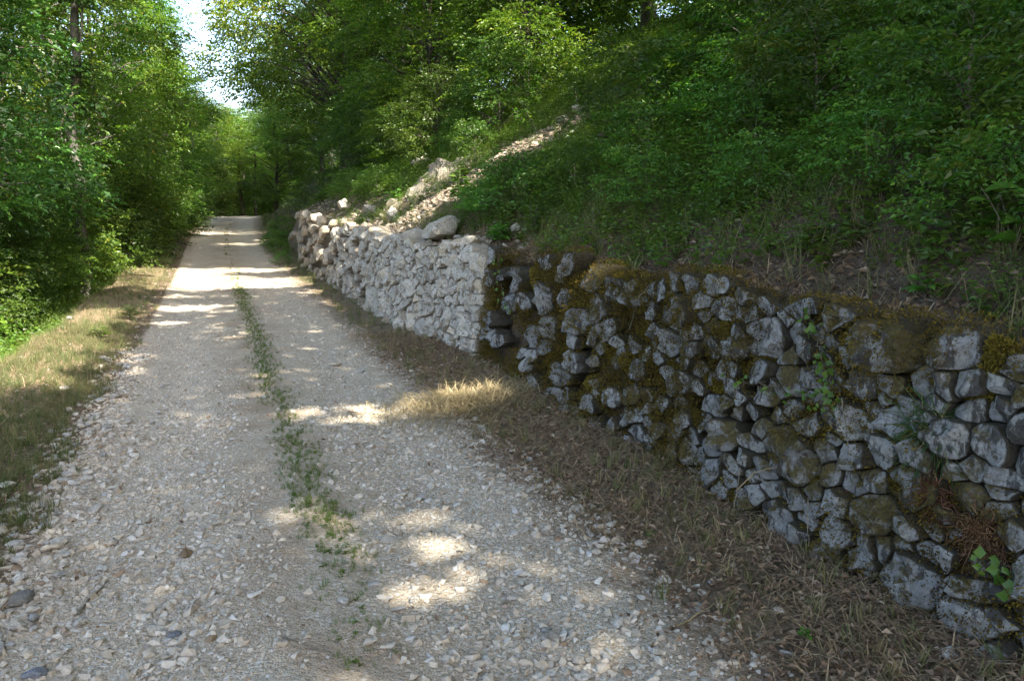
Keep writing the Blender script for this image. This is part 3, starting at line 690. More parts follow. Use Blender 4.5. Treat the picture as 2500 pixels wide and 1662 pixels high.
def make_tree(name, H, rad, z0, nb, ns, K, leaf, lmat, bmat, tr=.14, bough=.75, lean=(0, 0), shape='oval', limbs=1.0):
    root = empty(name, (0, 0, 0)); tk = Acc()
    zz = np.linspace(-.4, H*.93, 16); px = lean[0]*zz/H+.10*np.sin(zz*.9+R.uniform(0, 6)); py = lean[1]*zz/H+.10*np.sin(zz*.7+R.uniform(0, 6))
    trunk = np.stack([px, py, zz], -1)
    if shape == 'dome' and H < 4: zz = np.linspace(-.2, H*.55, 16); px, py = px*.5, py*.5; trunk = np.stack([px, py, zz], -1)
    tk.add(*tube(trunk, tr*np.maximum(1-zz/H, .08)**.8*(1+.5*np.exp(-np.maximum(zz, 0)/.35)), 9))
    ax = lambda z: np.stack([np.interp(z, zz, px), np.interp(z, zz, py), z], -1)
    hb = (np.arange(nb)+R.uniform(0, 1, nb))/nb; z = z0+(H-z0)*hb
    if shape == 'oval': pr = np.sin(np.pi*np.clip(hb*.86+.12, 0, 1))**.6
    elif shape == 'dome': pr = np.sqrt(np.clip(1-hb**2*.96, 0, 1))
    else: pr = .55+.45*np.sin(np.pi*np.clip(hb*.9+.1, 0, 1))
    az = R.uniform(0, 6.283, nb); k = R.uniform(.3, 1.1, nb)**.55
    c0 = ax(z); out = np.stack([np.cos(az), np.sin(az), np.zeros(nb)], -1)
    C = c0+out*(pr*rad*k)[:, None]
    for i in range(nb):
        if R.uniform() > limbs: continue
        zb = max(.15*H, z[i]-R.uniform(.25, .8)*pr[i]*rad*.9); b = ax(np.array([zb]))[0]
        t = np.linspace(0, 1, 5)[:, None]; pth = b*(1-t)+C[i]*t+np.array([0, 0, 1.])*np.sin(t*np.pi)*.12*rad+R.normal(0, .05, (5, 3))*t
        tk.add(*tube(pth, tr*.32*np.linspace(1, .15, 5)*R.uniform(.5, 1), 4))
    cr = Acc()
    m = nb*ns; ci = np.repeat(np.arange(nb), ns)
    off = unit(R.normal(size=(m, 3)))*(R.uniform(.15, 1, (m, 1))**.5); off[:, 2] *= .55
    br = bough*R.uniform(.7, 1.3, nb)[ci]
    O = C[ci]+off*br[:, None]
    cv = R.normal(0, .15, nb)[ci]
    A = unit(off*.8+out[ci]*.9+np.array([0, 0, -.05])+R.normal(0, .25, (m, 3)))
    Nn = unit(np.array([0, 0, 1.])+out[ci]*.25+R.normal(0, .3, (m, 3)))
    V, F, rv = spray_leaves(O, A, Nn, .42*br*R.uniform(.7, 1.3, m)+leaf*2, K, leaf)
    rv = np.where(rv < .95, np.clip(rv+np.repeat(cv, K*4), 0, .94), rv)
    V[:, 2] = np.maximum(V[:, 2], .02)
    cr.add(V, F, rnd=rv)
    tk.build('trunk', bmat, root, smooth=True); cr.build('crown', lmat, root)
    return root
T = {}
T['ivy'] = make_tree('ivy_tree', 10.5, 2.4, .3, 62, 54, 14, .10, M['leaf_ivy'], M['bark_grey'], .17, .72, shape='col')
T['tall'] = make_tree('broadleaf_tree', 11, 2.8, .6, 80, 42, 14, .10, M['leaf_broad'], M['bark_dark'], .16, .75, shape='oval')
T['light'] = make_tree('broadleaf_tree', 10, 2.9, .5, 78, 42, 14, .10, M['leaf_yellow'], M['bark_grey'], .14, .78, shape='oval')
T['spread'] = make_tree('broadleaf_tree', 12, 5.0, 2.3, 120, 40, 14, .13, M['leaf_broad'], M['bark_dark'], .2, 1.05, shape='dome')
T['hill'] = make_tree('broadleaf_tree', 7, 2.6, .4, 75, 36, 14, .085, M['leaf_yellow'], M['bark_dark'], .1, .62, shape='oval')
T['bush'] = make_tree('bush', 2.4, 1.35, .1, 60, 18, 12, .065, M['leaf_dark'], M['bark_dark'], .035, .38, shape='dome')
T['bush2'] = make_tree('bush', 2.0, 1.2, .1, 55, 18, 12, .075, M['leaf_broad'], M['bark_dark'], .03, .40, shape='dome')
T['weed'] = make_tree('leafy_weed', .8, .62, .03, 26, 12, 9, .05, M['herb_bright'], M['twig'], .008, .22, shape='dome')
T['shrub'] = make_tree('bush', 1.1, .75, .05, 34, 12, 11, .055, M['leaf_dark'], M['twig'], .015, .26, shape='dome')
for k in T: T[k].location = (0, -1000, 0)
used = {}
def plant_tree(kind, x, y, label, cat='tree', group=None, sc=1., rz=None, sz=None, dz=0.):
    z = float(ground(x, y))+dz; rz = random.uniform(0, 6.28) if rz is None else rz
    s = (sc, sc, sc if sz is None else sz)
    if kind not in used:
        o = T[kind]; o.location = (x, y, z); o.rotation_euler = (0, 0, rz); o.scale = s; used[kind] = 1
    else:
        o = copy_tree(T[kind], (x, y, z), rz, s)
    return tag(o, label, cat, group)
# left row
LG = 'trees lining the left side of the track'
for kind, x, y, sc, sz, lb in [
 ('ivy', -4.9, 15.2, 1.0, 1.05, 'ivy-draped leafy tree nearest the camera on the left edge'),
 ('ivy', -7.4, 19.2, 1.25, 1.3, 'dense ivy-leaved tree behind the nearest left tree'),
 ('tall', -5.0, 20.6, .9, 1.1, 'dark green broadleaf tree just beyond the pale bare trunk on the left'),
 ('light', -4.7, 23.6, .95, 1.2, 'yellow-green broadleaf tree third in the left row'),
 ('light', -4.2, 28.0, 1.05, 1.25, 'sunlit yellow-green tree beside the shadow-striped part of the left verge'),
 ('tall', -3.5, 32, .95, 1.12, 'darker tree in the middle of the left row'),
 ('light', -3.2, 36.5, .95, 1.1, 'light green tree left of the track where it starts to rise'),
 ('tall', -2.6, 41, .95, .95, 'dark tree whose crown closes the bottom of the sky gap from the left'),
 ('light', -2.1, 46.5, .95, .82, 'pale green tree near the mouth of the tree tunnel, left side'),
 ('tall', -2.4, 50, .9, .75, 'small-looking dark tree at the left of the tunnel mouth'),
 ('tall', -9, 16, 1.25, 1.3, 'tall tree rising behind the front row on the left, near'),
 ('light', -9, 24, 1.2, 1.3, 'tall tree rising behind the front row on the left, middle')]:
    plant_tree(kind, x, y, lb, group=LG, sc=sc, sz=sz)
# right bank
RG = 'trees overhanging the track from the right bank'
for kind, x, y, sc, sz, lb in [
 ('spread', 5.8, 34, 1.05, 1.3, 'big spreading tree leaning over the track from the right bank'),
 ('spread', 6.6, 43, 1.1, 1.3, 'spreading tree behind the big overhanging one on the right bank'),
 ('spread', 9.0, 28.5, 1.0, 1.05, 'spreading tree on the hillside above the far end of the pale wall'),
 ('spread', 8.8, 52, .95, .95, 'dark spreading tree forming the right side of the tree tunnel'),
 ('spread', 13.5, 35, 1.15, 1.25, 'tall spreading tree up the bank behind the overhanging trees')]:
    plant_tree(kind, x, y, lb, group=RG, sc=sc, sz=sz)
HG = 'leafy trees on the hillside above the pale wall'
for kind, x, y, sc, sz, lb in [
 ('hill', 5.9, 22.5, .9, .85, 'bright young tree low on the slope above the middle of the pale wall'),
 ('hill', 7.6, 19.6, 1.0, 1.0, 'sunlit hillside tree left of the scree top'),
 ('hill', 10.2, 18.0, 1.15, 1.1, 'sunlit tree high on the slope behind the scree'),
 ('hill', 9.5, 23.5, 1.2, 1.2, 'light green tree between the overhanging trees and the scree'),
 ('tall', 12.6, 14.2, .85, .75, 'dark leafy tree right of the scree top'),
 ('tall', 13.5, 11.5, .9, .75, 'shaded tree high on the hillside at the top of the photo'),
 ('hill', 14, 20, 1.4, 1.4, 'tall tree on the upper slope at the top centre of the photo'),
 ('tall', 15, 26, 1.2, 1.2, 'tall dark tree far up the slope above the sunlit hillside trees')]:
    plant_tree(kind, x, y, lb, group=HG, sc=sc, sz=sz)
# far end of the track
FG = 'trees closing off the far end of the track'
for kind, x, y, sc, sz, lb in [
 ('tall', .6, 66, 1.0, .75, 'tree left of the far end of the track'), ('light', 4.0, 82, 1.3, 1.05, 'light tree straight behind the far end of the track'),
 ('light', .5, 78, 1.3, 1.0, 'pale sunlit tree behind the far left end of the track'), ('tall', 7.5, 80, 1.4, 1.0, 'dark tree behind the far right end of the track'),
 ('light', -3.5, 64, 1.2, 1.0, 'light tree among the far trunks on the left'), ('light', 9.5, 68, 1.3, 1.0, 'tree at the far right bend of the track'),
 ('tall', -.9, 60, 1.0, .72, 'dark tree right beside the track where it dips, left'), ('tall', 4.6, 61.5, 1.0, .72, 'dark tree right beside the track where it dips, right'), ('tall', 2.6, 73, 1.2, .7, 'dark tree straight beyond the dip of the track'), ('tall', -3, 92, 1.6, .9, 'broad dark tree far behind the left end of the track'), ('tall', 5.5, 100, 1.8, .85, 'broad dark tree farthest behind the track end'), ('tall', 14, 90, 1.8, .95, 'broad dark tree far behind the right bend'), ('tall', -11, 70, 1.8, 1.2, 'broad dark tree far behind the left row'),
 ('spread', -4.6, 55, .8, .8, 'dark spreading tree closing the tunnel mouth from the left'), ('spread', -3.5, 68, .9, .8, 'dark spreading tree deep in the tunnel on its left'), ('spread', 7.6, 60, .9, .9, 'dark spreading tree over the bend of the track')]:
    plant_tree(kind, x, y, lb, group=FG, sc=sc, sz=sz)
for x, y, sc in [(-16, 88, 1.5), (-9, 94, 1.5), (-4, 84, 1.3), (1.5, 98, 1.5), (6, 92, 1.4), (10.5, 84, 1.3), (14, 74, 1.3), (17, 64, 1.3), (3, 108, 1.6), (-7, 78, 1.3), (20, 82, 1.5), (9, 104, 1.6), (-12, 58, 1.3), (-14, 44, 1.3), (-13, 34, 1.3)]:
    plant_tree('ivy', x, y, 'dense dark tree in the wood behind the trees of the track', group='trees of the wood behind', sc=sc, sz=sc*.8)
for x, y, lb in [(-1.0, 58, 'bush beside the track left of the far trunks'), (1.0, 72, 'bush at the very end of the track, left of the bend'), (4.5, 76, 'bush straight ahead at the end of the track'), (8.6, 73, 'bush at the end of the track, right of the bend'), (9.6, 57, 'bush under the dark tree at the right bend')]:
    plant_tree('bush', x, y, lb, 'bush', 'bushes at the far end of the track', 1.7)
# understorey on the left bank
BG = 'bushes on the left bank below the tree row'
for i, (kind, x, y, sc, lb) in enumerate([
 ('bush2', -4.0, 11.6, 1.0, 'leafy bush at the left edge below the nearest tree'), ('bush', -3.9, 13.2, .95, 'dark bush at the foot of the ivy-draped tree'),
 ('bush2', -3.3, 17.9, .8, 'bush below the pale bare trunk'), ('bush', -3.6, 14.8, .95, 'dark bush beside the sunlit left verge'),
 ('bush', -3.3, 16, .9, 'bush at the shaded bend of the left bank edge'), ('bush2', -3.4, 20.2, 1.0, 'bush beside the bright band across the track, left'),
 ('bush', -3.1, 22.5, 1.2, 'bush along the left verge beyond the bright band'), ('bush', -2.9, 26, 1.2, 'dark bush half way along the left verge'),
 ('bush2', -2.6, 30, 1.3, 'bush beside the shadow-striped left verge'), ('bush', -2.2, 35, 1.3, 'dark bush near the far left verge'),
 ('bush', -1.9, 41, 1.4, 'bush at the left mouth of the tree tunnel')]):
    plant_tree(kind, x, y, lb, 'bush', BG, sc)
SG = 'bushes on the shaded hillside'
for i, (kind, x, y, sc, lb) in enumerate([
 ('bush', 7.8, 9.6, 1.1, 'broad dark bush in the shade right of the scree'), ('bush2', 8.0, 10.2, 1.25, 'leafy bush behind the broad dark bush'),
 ('bush', 8.2, 7.6, 1.1, 'dark bush on the upper slope in the middle of the shade'), ('bush2', 7.9, 5.9, 1.2, 'bush with larger leaves on the upper right slope'),
 ('bush', 6.6, 4.3, 1.0, 'dark bush near the upper right corner'), ('bush2', 5.9, 3.2, .9, 'bush at the right edge of the shaded slope'),
 ('bush', 9.6, 8.6, 1.5, 'tall dark bush at the top of the shaded slope'), ('bush', 9.2, 5.2, 1.5, 'tall dark bush filling the upper right'),
 ('bush2', 10.6, 11.5, 1.5, 'tall leafy bush above the scree on its right'), ('bush', 7.4, 3.4, 1.3, 'big dark bush in the upper right corner'),
 ('bush', 10.5, 7, 1.7, 'highest dark bush on the shaded slope'), ('bush', 5.4, 15.2, .75, 'small bush at the left border of the scree'),
 ('bush2', 6.4, 16.2, 1.0, 'bright bush above the earth outcrop'), ('bush', 4.9, 18, .8, 'bush on the slope above the middle of the pale wall'),
 ('bush2', 5.0, 21, .95, 'leafy bush above the far half of the pale wall'), ('bush', 5.2, 26, 1.2, 'dark bush over the far end of the pale wall'),
 ('bush', 5.6, 29.5, 1.3, 'dark bush on the steep bank beyond the wall'), ('bush', 6.2, 34, 1.4, 'dark bush deeper along the steep right bank'),
 ('shrub', 3.4, 8.7, .5, 'low bush just above the joint of the two walls'), ('shrub', 3.6, 9.9, .42, 'low yellowish bush beside the large pale boulder'),
 ('shrub', 4.6, 8.2, 1.0, 'low bush on the slope above the mossy wall'), ('shrub', 5.4, 7.2, 1.1, 'spindly low bush half way up the shaded slope'),
 ('shrub', 4.8, 5.6, .9, 'low dark bush above the middle of the mossy wall'), ('shrub', 4.2, 3.6, .8, 'low bush above the right part of the mossy wall'),
 ('shrub', 3.7, 2.3, .8, 'low bush with bright leaves at the right border'), ('shrub', 7.2, 10.4, .7, 'low bush on the right border of the scree'),
 ('shrub', 4.6, 14.3, .6, 'low bush at the foot of the earth outcrop'), ('shrub', 2.4, 29.3, .9, 'low bush hiding the far end of the pale wall'), ('shrub', 3.7, 30.5, 1.2, 'low bush on the bank just past the pale wall')]):
    plant_tree(kind, x, y, lb, 'bush', SG, sc)

for x, y, sc, lb in [(1.75, 23.0, .4, 'bright tuft at the roadside below the far part of the pale wall'), (1.9, 26.2, .55, 'leafy weed at the foot of the far end of the pale wall'), (2.0, 28.4, .7, 'leafy weed hiding the last stones of the pale wall'), (3.25, 9.8, .5, 'yellow-green weed clump right beside the large pale boulder'), (3.35, 8.9, .8, 'bright weed clump above the end of the pale wall'), (3.7, 8.1, .8, 'bright weed clump above the joint of the walls'),
 (4.1, 7.2, .8, 'weed clump above the first stretch of mossy wall'),
 (5.0, 7.9, 1., 'weed clump in the middle of the shaded slope'), (4.4, 5.9, .8, 'weed clump above the biggest moss cushion'),
 (5.6, 5.6, 1.1, 'large weed clump half way up the right slope'), (4.4, 4.3, .8, 'weed clump above the tall narrow stones of the mossy wall'), (4.9, 16.2, .9, 'bright weed clump left of the earth outcrop'), (3.6, 6.3, .6, 'weed clump on the wall-top litter right of the joint'), (3.7, 4.9, .6, 'weed clump on the wall-top litter in the middle'), (3.6, 3.7, .6, 'weed clump on the wall-top litter above the trailing vine'), (3.4, 2.7, .6, 'weed clump on the wall-top litter near the right border'), (4.6, 3.2, .9, 'weed clump up the slope near the right border'), (5.0, 6.6, 1.0, 'weed clump up the slope in the middle of the shade'), (6.0, 8.4, 1.1, 'weed clump high on the shaded slope'),
 (3.6, 18.5, .7, 'weed clump behind the middle of the pale wall'), (3.5, 21.5, .9, 'weed clump behind the far part of the pale wall')]:
    plant_tree('weed', x, y, lb, 'weed', 'leafy weeds on the slope', sc)
# pale bare trunk in the left row
bt = empty('bare_trunk_tree', (-2.6, 19.2, float(ground(-2.6, 19.2))))
tag(bt, 'slim grey bare trunk standing against the ivy-draped trees on the left', 'tree', LG)
a = Acc(); zz = np.linspace(-.4, 9.5, 24)
a.add(*tube(np.stack([-.1+.06*np.sin(zz*1.3)+.05*zz+.05*np.sin(zz*3), .05*np.cos(zz), zz], -1), .115-.006*zz+.012*np.sin(zz*6), 10)); a.build('trunk', M['bark_mid'], bt, smooth=True)
a = Acc(); t = np.linspace(0, 1, 8)
a.add(*tube(np.stack([.2-.45*t, -.12-.1*t, 4.6-1.1*t], -1), .05-.03*t, 6)); o = a.build('broken_branch', M['twig'], bt, smooth=True)
a = Acc(); a.add(*tube(np.stack([.28+.12*np.sin(t*4), -.1+0*t, 5.2+3*t], -1), .022+0*t, 5)); a.build('climbing_stem', M['bark_grey'], bt, smooth=True)

n = 800; z = R.uniform(-.3, 9, n); z = z[(vnoise(np.stack([z*.9, 0*z, 0*z], -1), 7) > -.28)]; n = len(z); az = R.uniform(0, 6.28, n); d = np.stack([np.cos(az), np.sin(az), np.full(n, -.2)], -1)
V, F, rv = spray_leaves(np.stack([-.1+.05*z, 0*z, z], -1)+d*.12, d, unit(d+np.array([0, 0, .8])), R.uniform(.2, .5, n), 10, .09, .8)
a = Acc(); a.add(V, F, rnd=rv); a.build('ivy', M['leaf_ivy'], bt)
# far trunks under the tunnel
for x, y, r, lb in [(2.1, 62, .16, 'dark trunk left of centre at the end of the track'), (3.4, 68, .13, 'slender trunk in the middle of the track end'), (5.9, 66, .18, 'thick dark trunk right of the track end'),
                    (-.7, 47, .12, 'pale trunk on the left at the tunnel mouth'), (7.2, 31, .13, 'reddish trunk in the dark under the right bank trees')]:
    e = empty('slim_tree', (x, y, float(ground(x, y)))); tag(e, lb, 'tree', 'slim trunks in the tree tunnel')
    a = Acc(); zz = np.linspace(-.3, 5, 12); a.add(*tube(np.stack([.1*np.sin(zz+x), .08*np.sin(zz*.8), zz], -1), r*(1-zz/11), 8)); a.build('trunk', M['bark_grey'] if x < 0 or x > 7 else M['bark_dark'], e, smooth=True)

# ------------------------------------------------------------------ shade canopy of the tall trees out of frame, leaves set where shade is wanted
LIT = [(.35, 17.6, 1.9, 1.0), (-.45, 13.9, .55, .45), (1.75, 6.1, .7, .42), (1.0, 6.35, .5, .12), (.90, 3.62, .26, .42), 
       (-.8, 12.2, .4, .12), (-.5, 15.6, .6, .1)]  # sun patches on the ground that the canopy leaves gaps for
def is_lit(x, y):
    w = .22*n2(x, y, 1.6, 50); w2 = .35*n2(x, y, .8, 51)
    L = (x < -1.25+w2) & (y > 7.6+1.6*n2(x, y, .9, 52)) & (n2(x, y, .33, 57) > -.08)
    L = L | ((x < -1.25+w2) & (x > -3) & (y > 8.6) & (y < 13.6))
    L = L & ~((y > 14.4) & (x > -4.4) & (n2(x, y, .9, 58) > -.16))
    for a, b, c, d in LIT: L = L | (((x-a)/(c+.16))**2+((y-b)/(d+.14))**2 < 1+w*2) & ((y > 8) | (n2(x, y, 3.2, 53) > -.18))
    # the chute (about 1.2 to 3 m up): its light reaches the ground plane further left and beyond
    for zc, xx, yy in ((1.25, 2.8, 12.4), (1.6, 3.4, 12.7), (2.0, 4.2, 12.8), (2.4, 4.9, 12.9), (1.15, 2.5, 14.6), (1.25, 2.4, 17.5), (1.3, 2.4, 20), (2.6, 4.6, 14.8), (2.2, 3.7, 14.2)):
        qx, qy = xx-SUN[0]/SUN[2]*zc, yy-SUN[1]/SUN[2]*zc
        L = L | (((x-qx)/.85)**2+((y-qy)/.55)**2 < 1+w*2)
    return L
SH = [(-5.2, -2.5, 'unseen shade tree added left of the track behind the camera'), (9.5, -.5, 'tall shade tree up the hill on the right'), (13, -3.5, 'tall shade tree highest behind the camera'), (8.5, -5, 'tall shade tree over the track behind the camera'), (14.5, 4.5, 'tall shade tree above the upper right slope'), (15.5, 9.5, 'tall shade tree up the hill beyond the right border')]  # the tree left of the track is added to dapple the left foliage
R_keep = R; R = np.random.default_rng(77)
n = 24000
qx = R.uniform(-12, 11, n); qy = R.uniform(-7, 19.5, n); h = R.uniform(7.5, 12.5, n); h = np.where(qx < -3.5, h+6, h)
k = ~is_lit(qx, qy) & ~((qy > 18.2) & (qx < 3)) & ((n2(qx, qy, .75, 55, 2) > -.60) | ((qy < 8.5) & (qx < 3)))
ex, ey, eh = R.uniform(-5.2, 2.6, 7500), R.uniform(17.5, 36, 7500), R.uniform(11.5, 15, 7500)
ek = ~is_lit(ex, ey) & (fbm(np.stack([ex*.16+ey*.05, ey*.62, 0*ex], -1), 59, 3) > -.17)
qx, qy, h, k = np.r_[qx, ex], np.r_[qy, ey], np.r_[h, eh], np.r_[k, ek]
k &= (qx < 3.2) | (R.uniform(0, 1, len(qx)) > .56)
qx, qy, h = qx[k], qy[k], h[k]; Pc = np.stack([qx+SUN[0]/SUN[2]*h, qy+SUN[1]/SUN[2]*h, h], -1)
A = R.normal(size=(len(Pc), 3)); A[:, 2] *= .3
cl = np.argmin([(Pc[:, 0]-x)**2+(Pc[:, 1]-y)**2 for x, y, _ in SH], 0)
for i, (x, y, lb) in enumerate(SH):
    g = float(ground(x, y)); e = empty('shade_tree', (x, y, g)); tag(e, lb, 'tree', 'tall trees shading the track from the right')
    a = Acc(); zz = np.linspace(-.4, 11-g*.4, 12); tr_ = np.stack([0*zz, 0*zz, zz], -1); a.add(*tube(tr_, .26*(1-zz/14), 9))
    sel = np.where(cl == i)[0]
    for j in sel[::60]:
        d = Pc[j]-[x, y, g]; b = np.array([0, 0, max(2.5, d[2]*.6)]); t = np.linspace(0, 1, 5)[:, None]
        a.add(*tube(b*(1-t)+d*t, .07*np.linspace(1, .2, 5), 4))
    a.build('trunk', M['bark_dark'], e, smooth=True)
    O = Pc[sel]-[x, y, g]
    V, F, rv = spray_leaves(O-unit(A[sel])*.18, A[sel], unit(SUN*.8+np.array([0, 0, .6])+R.normal(0, .25, (len(sel), 3))), np.full(len(sel), .42), 9, .20, .66)
    c = Acc(); c.add(V, F, rnd=rv); c.build('crown', M['leaf_broad'], e)

R = R_keep
# ------------------------------------------------------------------ ground plants
def herb_template(nst, hgt, leaf, nl, wid, spread=.5):
    P, D, Nn, L = [], [], [], []
    for s in range(nst):
        az = R.uniform(0, 6.28); ln = R.uniform(.2, 1)*spread; hh = hgt*R.uniform(.55, 1.1)
        for k in range(nl):
            t = (k+.6)/nl; p = np.array([math.cos(az)*ln*hh*t, math.sin(az)*ln*hh*t, hh*t*(1-.15*t)]); b = k*2.4+R.uniform(0, 1)
            P.append(p); D.append([math.cos(b), math.sin(b), .35+R.normal(0, .2)]); Nn.append([R.normal(0, .3), R.normal(0, .3), 1]); L.append(leaf*R.uniform(.6, 1.2)*(1.1-.5*t))
    V, F = leaves(np.array(P), np.array(D, float), unit(np.array(Nn)), np.array(L), np.array(L)*wid)
    return V, F, np.repeat(np.clip(R.normal(.5, .22, len(P)), 0, 1), 4)
def grass_template(nb, hgt, w, flat=.5):
    az = R.uniform(0, 6.283, nb); l = hgt*R.uniform(.5, 1.2, nb); ln = R.uniform(.1, 1, nb)*flat
    d = np.stack([np.cos(az), np.sin(az)], -1); base = R.normal(0, .12*hgt, (nb, 2)); s = np.stack([-d[:, 1], d[:, 0]], -1)*w/2
    z = np.zeros((nb, 1)); m = base+d*(l*ln*.35)[:, None]; t = base+d*(l*ln)[:, None]
    V = np.stack([np.hstack([base+s, z]), np.hstack([base-s, z]), np.hstack([m+s*.8, (l*.55)[:, None]]), np.hstack([m-s*.8, (l*.55)[:, None]]), np.hstack([t, (l*(1-.45*ln))[:, None]])], 1).reshape(-1, 3)
    i = np.arange(nb)*5; F = np.concatenate([np.stack([i, i+1, i+3], 1), np.stack([i, i+3, i+2], 1), np.stack([i+2, i+3, i+4], 1)])
    return V, F, np.repeat(R.uniform(0, 1, nb), 5)
HT = [herb_template(7, .28, .044, 6, .6, .7) for _ in range(4)]+[herb_template(9, .42, .028, 10, .34, .6) for _ in range(4)]+[herb_template(5, .22, .062, 5, .62, .8) for _ in range(3)]
GT = [grass_template(16, .20, .0035, 1.15) for _ in range(6)]
GS = [grass_template(12, .10, .004, .9) for _ in range(6)]
def field(n, x0, x1, y0, y1, dens, ypow=1.):
    x = R.uniform(x0, x1, n); y = y0+(y1-y0)*R.uniform(0, 1, n)**ypow
    k = R.uniform(0, 1, n) < dens(x, y); x, y = x[k], y[k]
    return np.stack([x, y, ground(x, y)], -1)
dw = lambda x, y: x-wall_x(y)-.25
bare = lambda x, y: np.clip(1-1.1*np.exp(-((y-11.4-.10*(x-2.4))/(.55+.12*(x-2.4)))**2)*(x < 6.6), .12, 1)-np.exp(-((x-OUTC[0]-.2)/.8)**2-((y-OUTC[1]-.2)/1.0)**2)
hd = lambda x, y: np.clip(bare(x, y), 0, 1)*np.clip((.62*sstep(.05, .6, dw(x, y)+.4*n2(x, y, 1.7, 66))+.45*sstep(.5, 1.8, dw(x, y)+.9*n2(x, y, 1.1, 60)))*np.clip(1-1.25*scree_mask(x, y+.45), 0, 1)*(.7+.9*n2(x, y, .9, 61)+.25), 0, 1)
acc = Field(HT, M['herb_plant'], 'weed'); P = field(26000, 2.6, 11, 1.2, 16, hd, 1.2); acc.add(P, R.uniform(.5, 1.45, len(P)), np.clip(.45+.5*n2(P[:, 0], P[:, 1], .8, 62)+R.normal(0, .12, len(P)), 0, .95), .15)
P = field(5200, 2.6, 14, 16, 34, lambda x, y: bare(x, y)*.9*sstep(.3, .9, dw(x, y))*(1-scree_mask(x, y))); acc.add(P, R.uniform(1.0, 2.0, len(P)), np.clip(R.normal(.5, .2, len(P)), 0, .95), .15, [0, 1, 2, 3, 8, 9, 10])
tag(acc.build('undergrowth'), 'tangled green weeds and brambles covering the hillside', 'undergrowth', kind='stuff')
acc = Field(GT, M['grass'], 'grass_tuft'); P = field(9000, 2.6, 9, 1.2, 15, lambda x, y: np.clip(sstep(.05, .6, dw(x, y))*(1-sstep(2.2, 5, dw(x, y))*.7)*(1-.9*scree_mask(x, y))*(.5+n2(x, y, 1.1, 63)), 0, 1), 1.1)
acc.add(P, R.uniform(.7, 1.6, len(P)), np.clip(.25+.4*n2(P[:, 0], P[:, 1], 1.3, 64)+.2*(dw(P[:, 0], P[:, 1]) < .7)+R.normal(0, .1, len(P)), 0, 1), .3)
tag(acc.build('hillside_grass'), 'thin green and straw-coloured grass above the mossy wall', 'grass', kind='stuff')
acc = Field(HT, M['herb_plant'], 'bank_weed'); P = field(1500, -4.2, -2.1, 6, 14, lambda x, y: .9+0*x); acc.add(P, R.uniform(.6, 1.2, len(P)), np.clip(R.normal(.75, .15, len(P)), 0, 1), .15)
P = field(1800, -5, -2.3, 13, 45, lambda x, y: .8+0*x); acc.add(P, R.uniform(.8, 1.6, len(P)), np.clip(R.normal(.45, .2, len(P)), 0, .95), .15)
tag(acc.build('bank_weeds'), 'green weeds on the left bank below the trees', 'weeds', kind='stuff')
# verge grass
acc = Field(GS+GT, M['grass'], 'verge_tuft'); U = lambda x, y: x-xc(y)
ld = lambda x, y: np.clip(sstep(.86, 1.12, -U(x, y)+.30*n2(x, y, 1.5, 70))*(.75+.7*n2(x, y, 1.2, 71)), 0, 1)
P = field(12000, -2.6, -.85, 2.8, 12, ld, 1.3); acc.add(P, R.uniform(.35, .85, len(P)), np.clip(.43+.6*n2(P[:, 0], P[:, 1], 1.4, 72)+R.normal(0, .1, len(P))+.12*sstep(7, 9, P[:, 1]), 0, 1), .2, range(8))
P = field(4200, -3.2, -.85, 12, 40, ld); acc.add(P, R.uniform(.45, .85, len(P)), np.clip(.42+.5*n2(P[:, 0], P[:, 1], .8, 73)-.2*sstep(20, 28, P[:, 1])+R.normal(0, .1, len(P)), 0, 1), .2, range(6, 12))
tag(acc.build('verge_grass'), 'half-dry grass on the left verge of the track', 'grass', kind='stuff')
acc = Field(GS+[herb_template(5, .028, .014, 5, .5, 1.6) for _ in range(4)], M['strip_grass'], 'strip_tuft')
cd = lambda x, y: np.clip(np.exp(-((U(x, y)-.43-.07*n2(0*x, y, .8, 74))/.10)**2)*(.85+.6*n2(0*x, y, 1.1, 75)+.6*n2(x, y, 5, 76))*(.25+.75*sstep(3.0, 4.2, y))*(1-sstep(16, 20, y)*.6), 0, 1)
P = field(13000, 0, .9, 2.6, 17, cd, 1.15); acc.add(P, R.uniform(.22, .5, len(P)), np.clip(R.normal(.36, .25, len(P)), 0, 1), .3, range(4))
P = field(900, 0, .9, 16, 45, cd); acc.add(P, R.uniform(.7, 1.3, len(P)), np.clip(R.normal(.5, .2, len(P)), 0, 1), .25, range(6))
P = field(900, 0, .9, 2.6, 9, cd, 1.1); acc.add(P, R.uniform(.6, 1.3, len(P)), np.clip(R.normal(.3, .15, len(P)), 0, .9), .1, range(6, 10))
tag(acc.build('track_grass'), 'narrow strip of green grass between the wheel ruts', 'grass', kind='stuff')
acc = Field(GS+GT, M['grass'], 'foot_tuft')
rd = lambda x, y: np.clip(sstep(1.55, 2.0, U(x, y)+.35*n2(x, y, 1.6, 76))*(.55+.9*n2(x, y, 1.3, 77)), 0, 1)
P = field(1100, 1.4, 2.6, 1.6, 10, rd, 1.1); acc.add(P, R.uniform(.5, 1.3, len(P)), np.clip(R.normal(.62, .2, len(P)), 0, 1), .3, range(6))
P = field(2600, 1.3, 3.2, 10, 34, rd); acc.add(P, R.uniform(.5, .95, len(P)), np.clip(R.normal(.25, .2, len(P)), 0, 1), .25, range(6, 12))
P = field(2200, 2.2, 8, 27, 50, lambda x, y: .9*(U(x, y) > 2)); acc.add(P, R.uniform(1, 1.8, len(P)), np.clip(R.normal(.25, .2, len(P)), 0, 1), .25, range(6, 12))
tag(acc.build('wall_foot_grass'), 'grass growing along the foot of the stone walls', 'grass', kind='stuff')

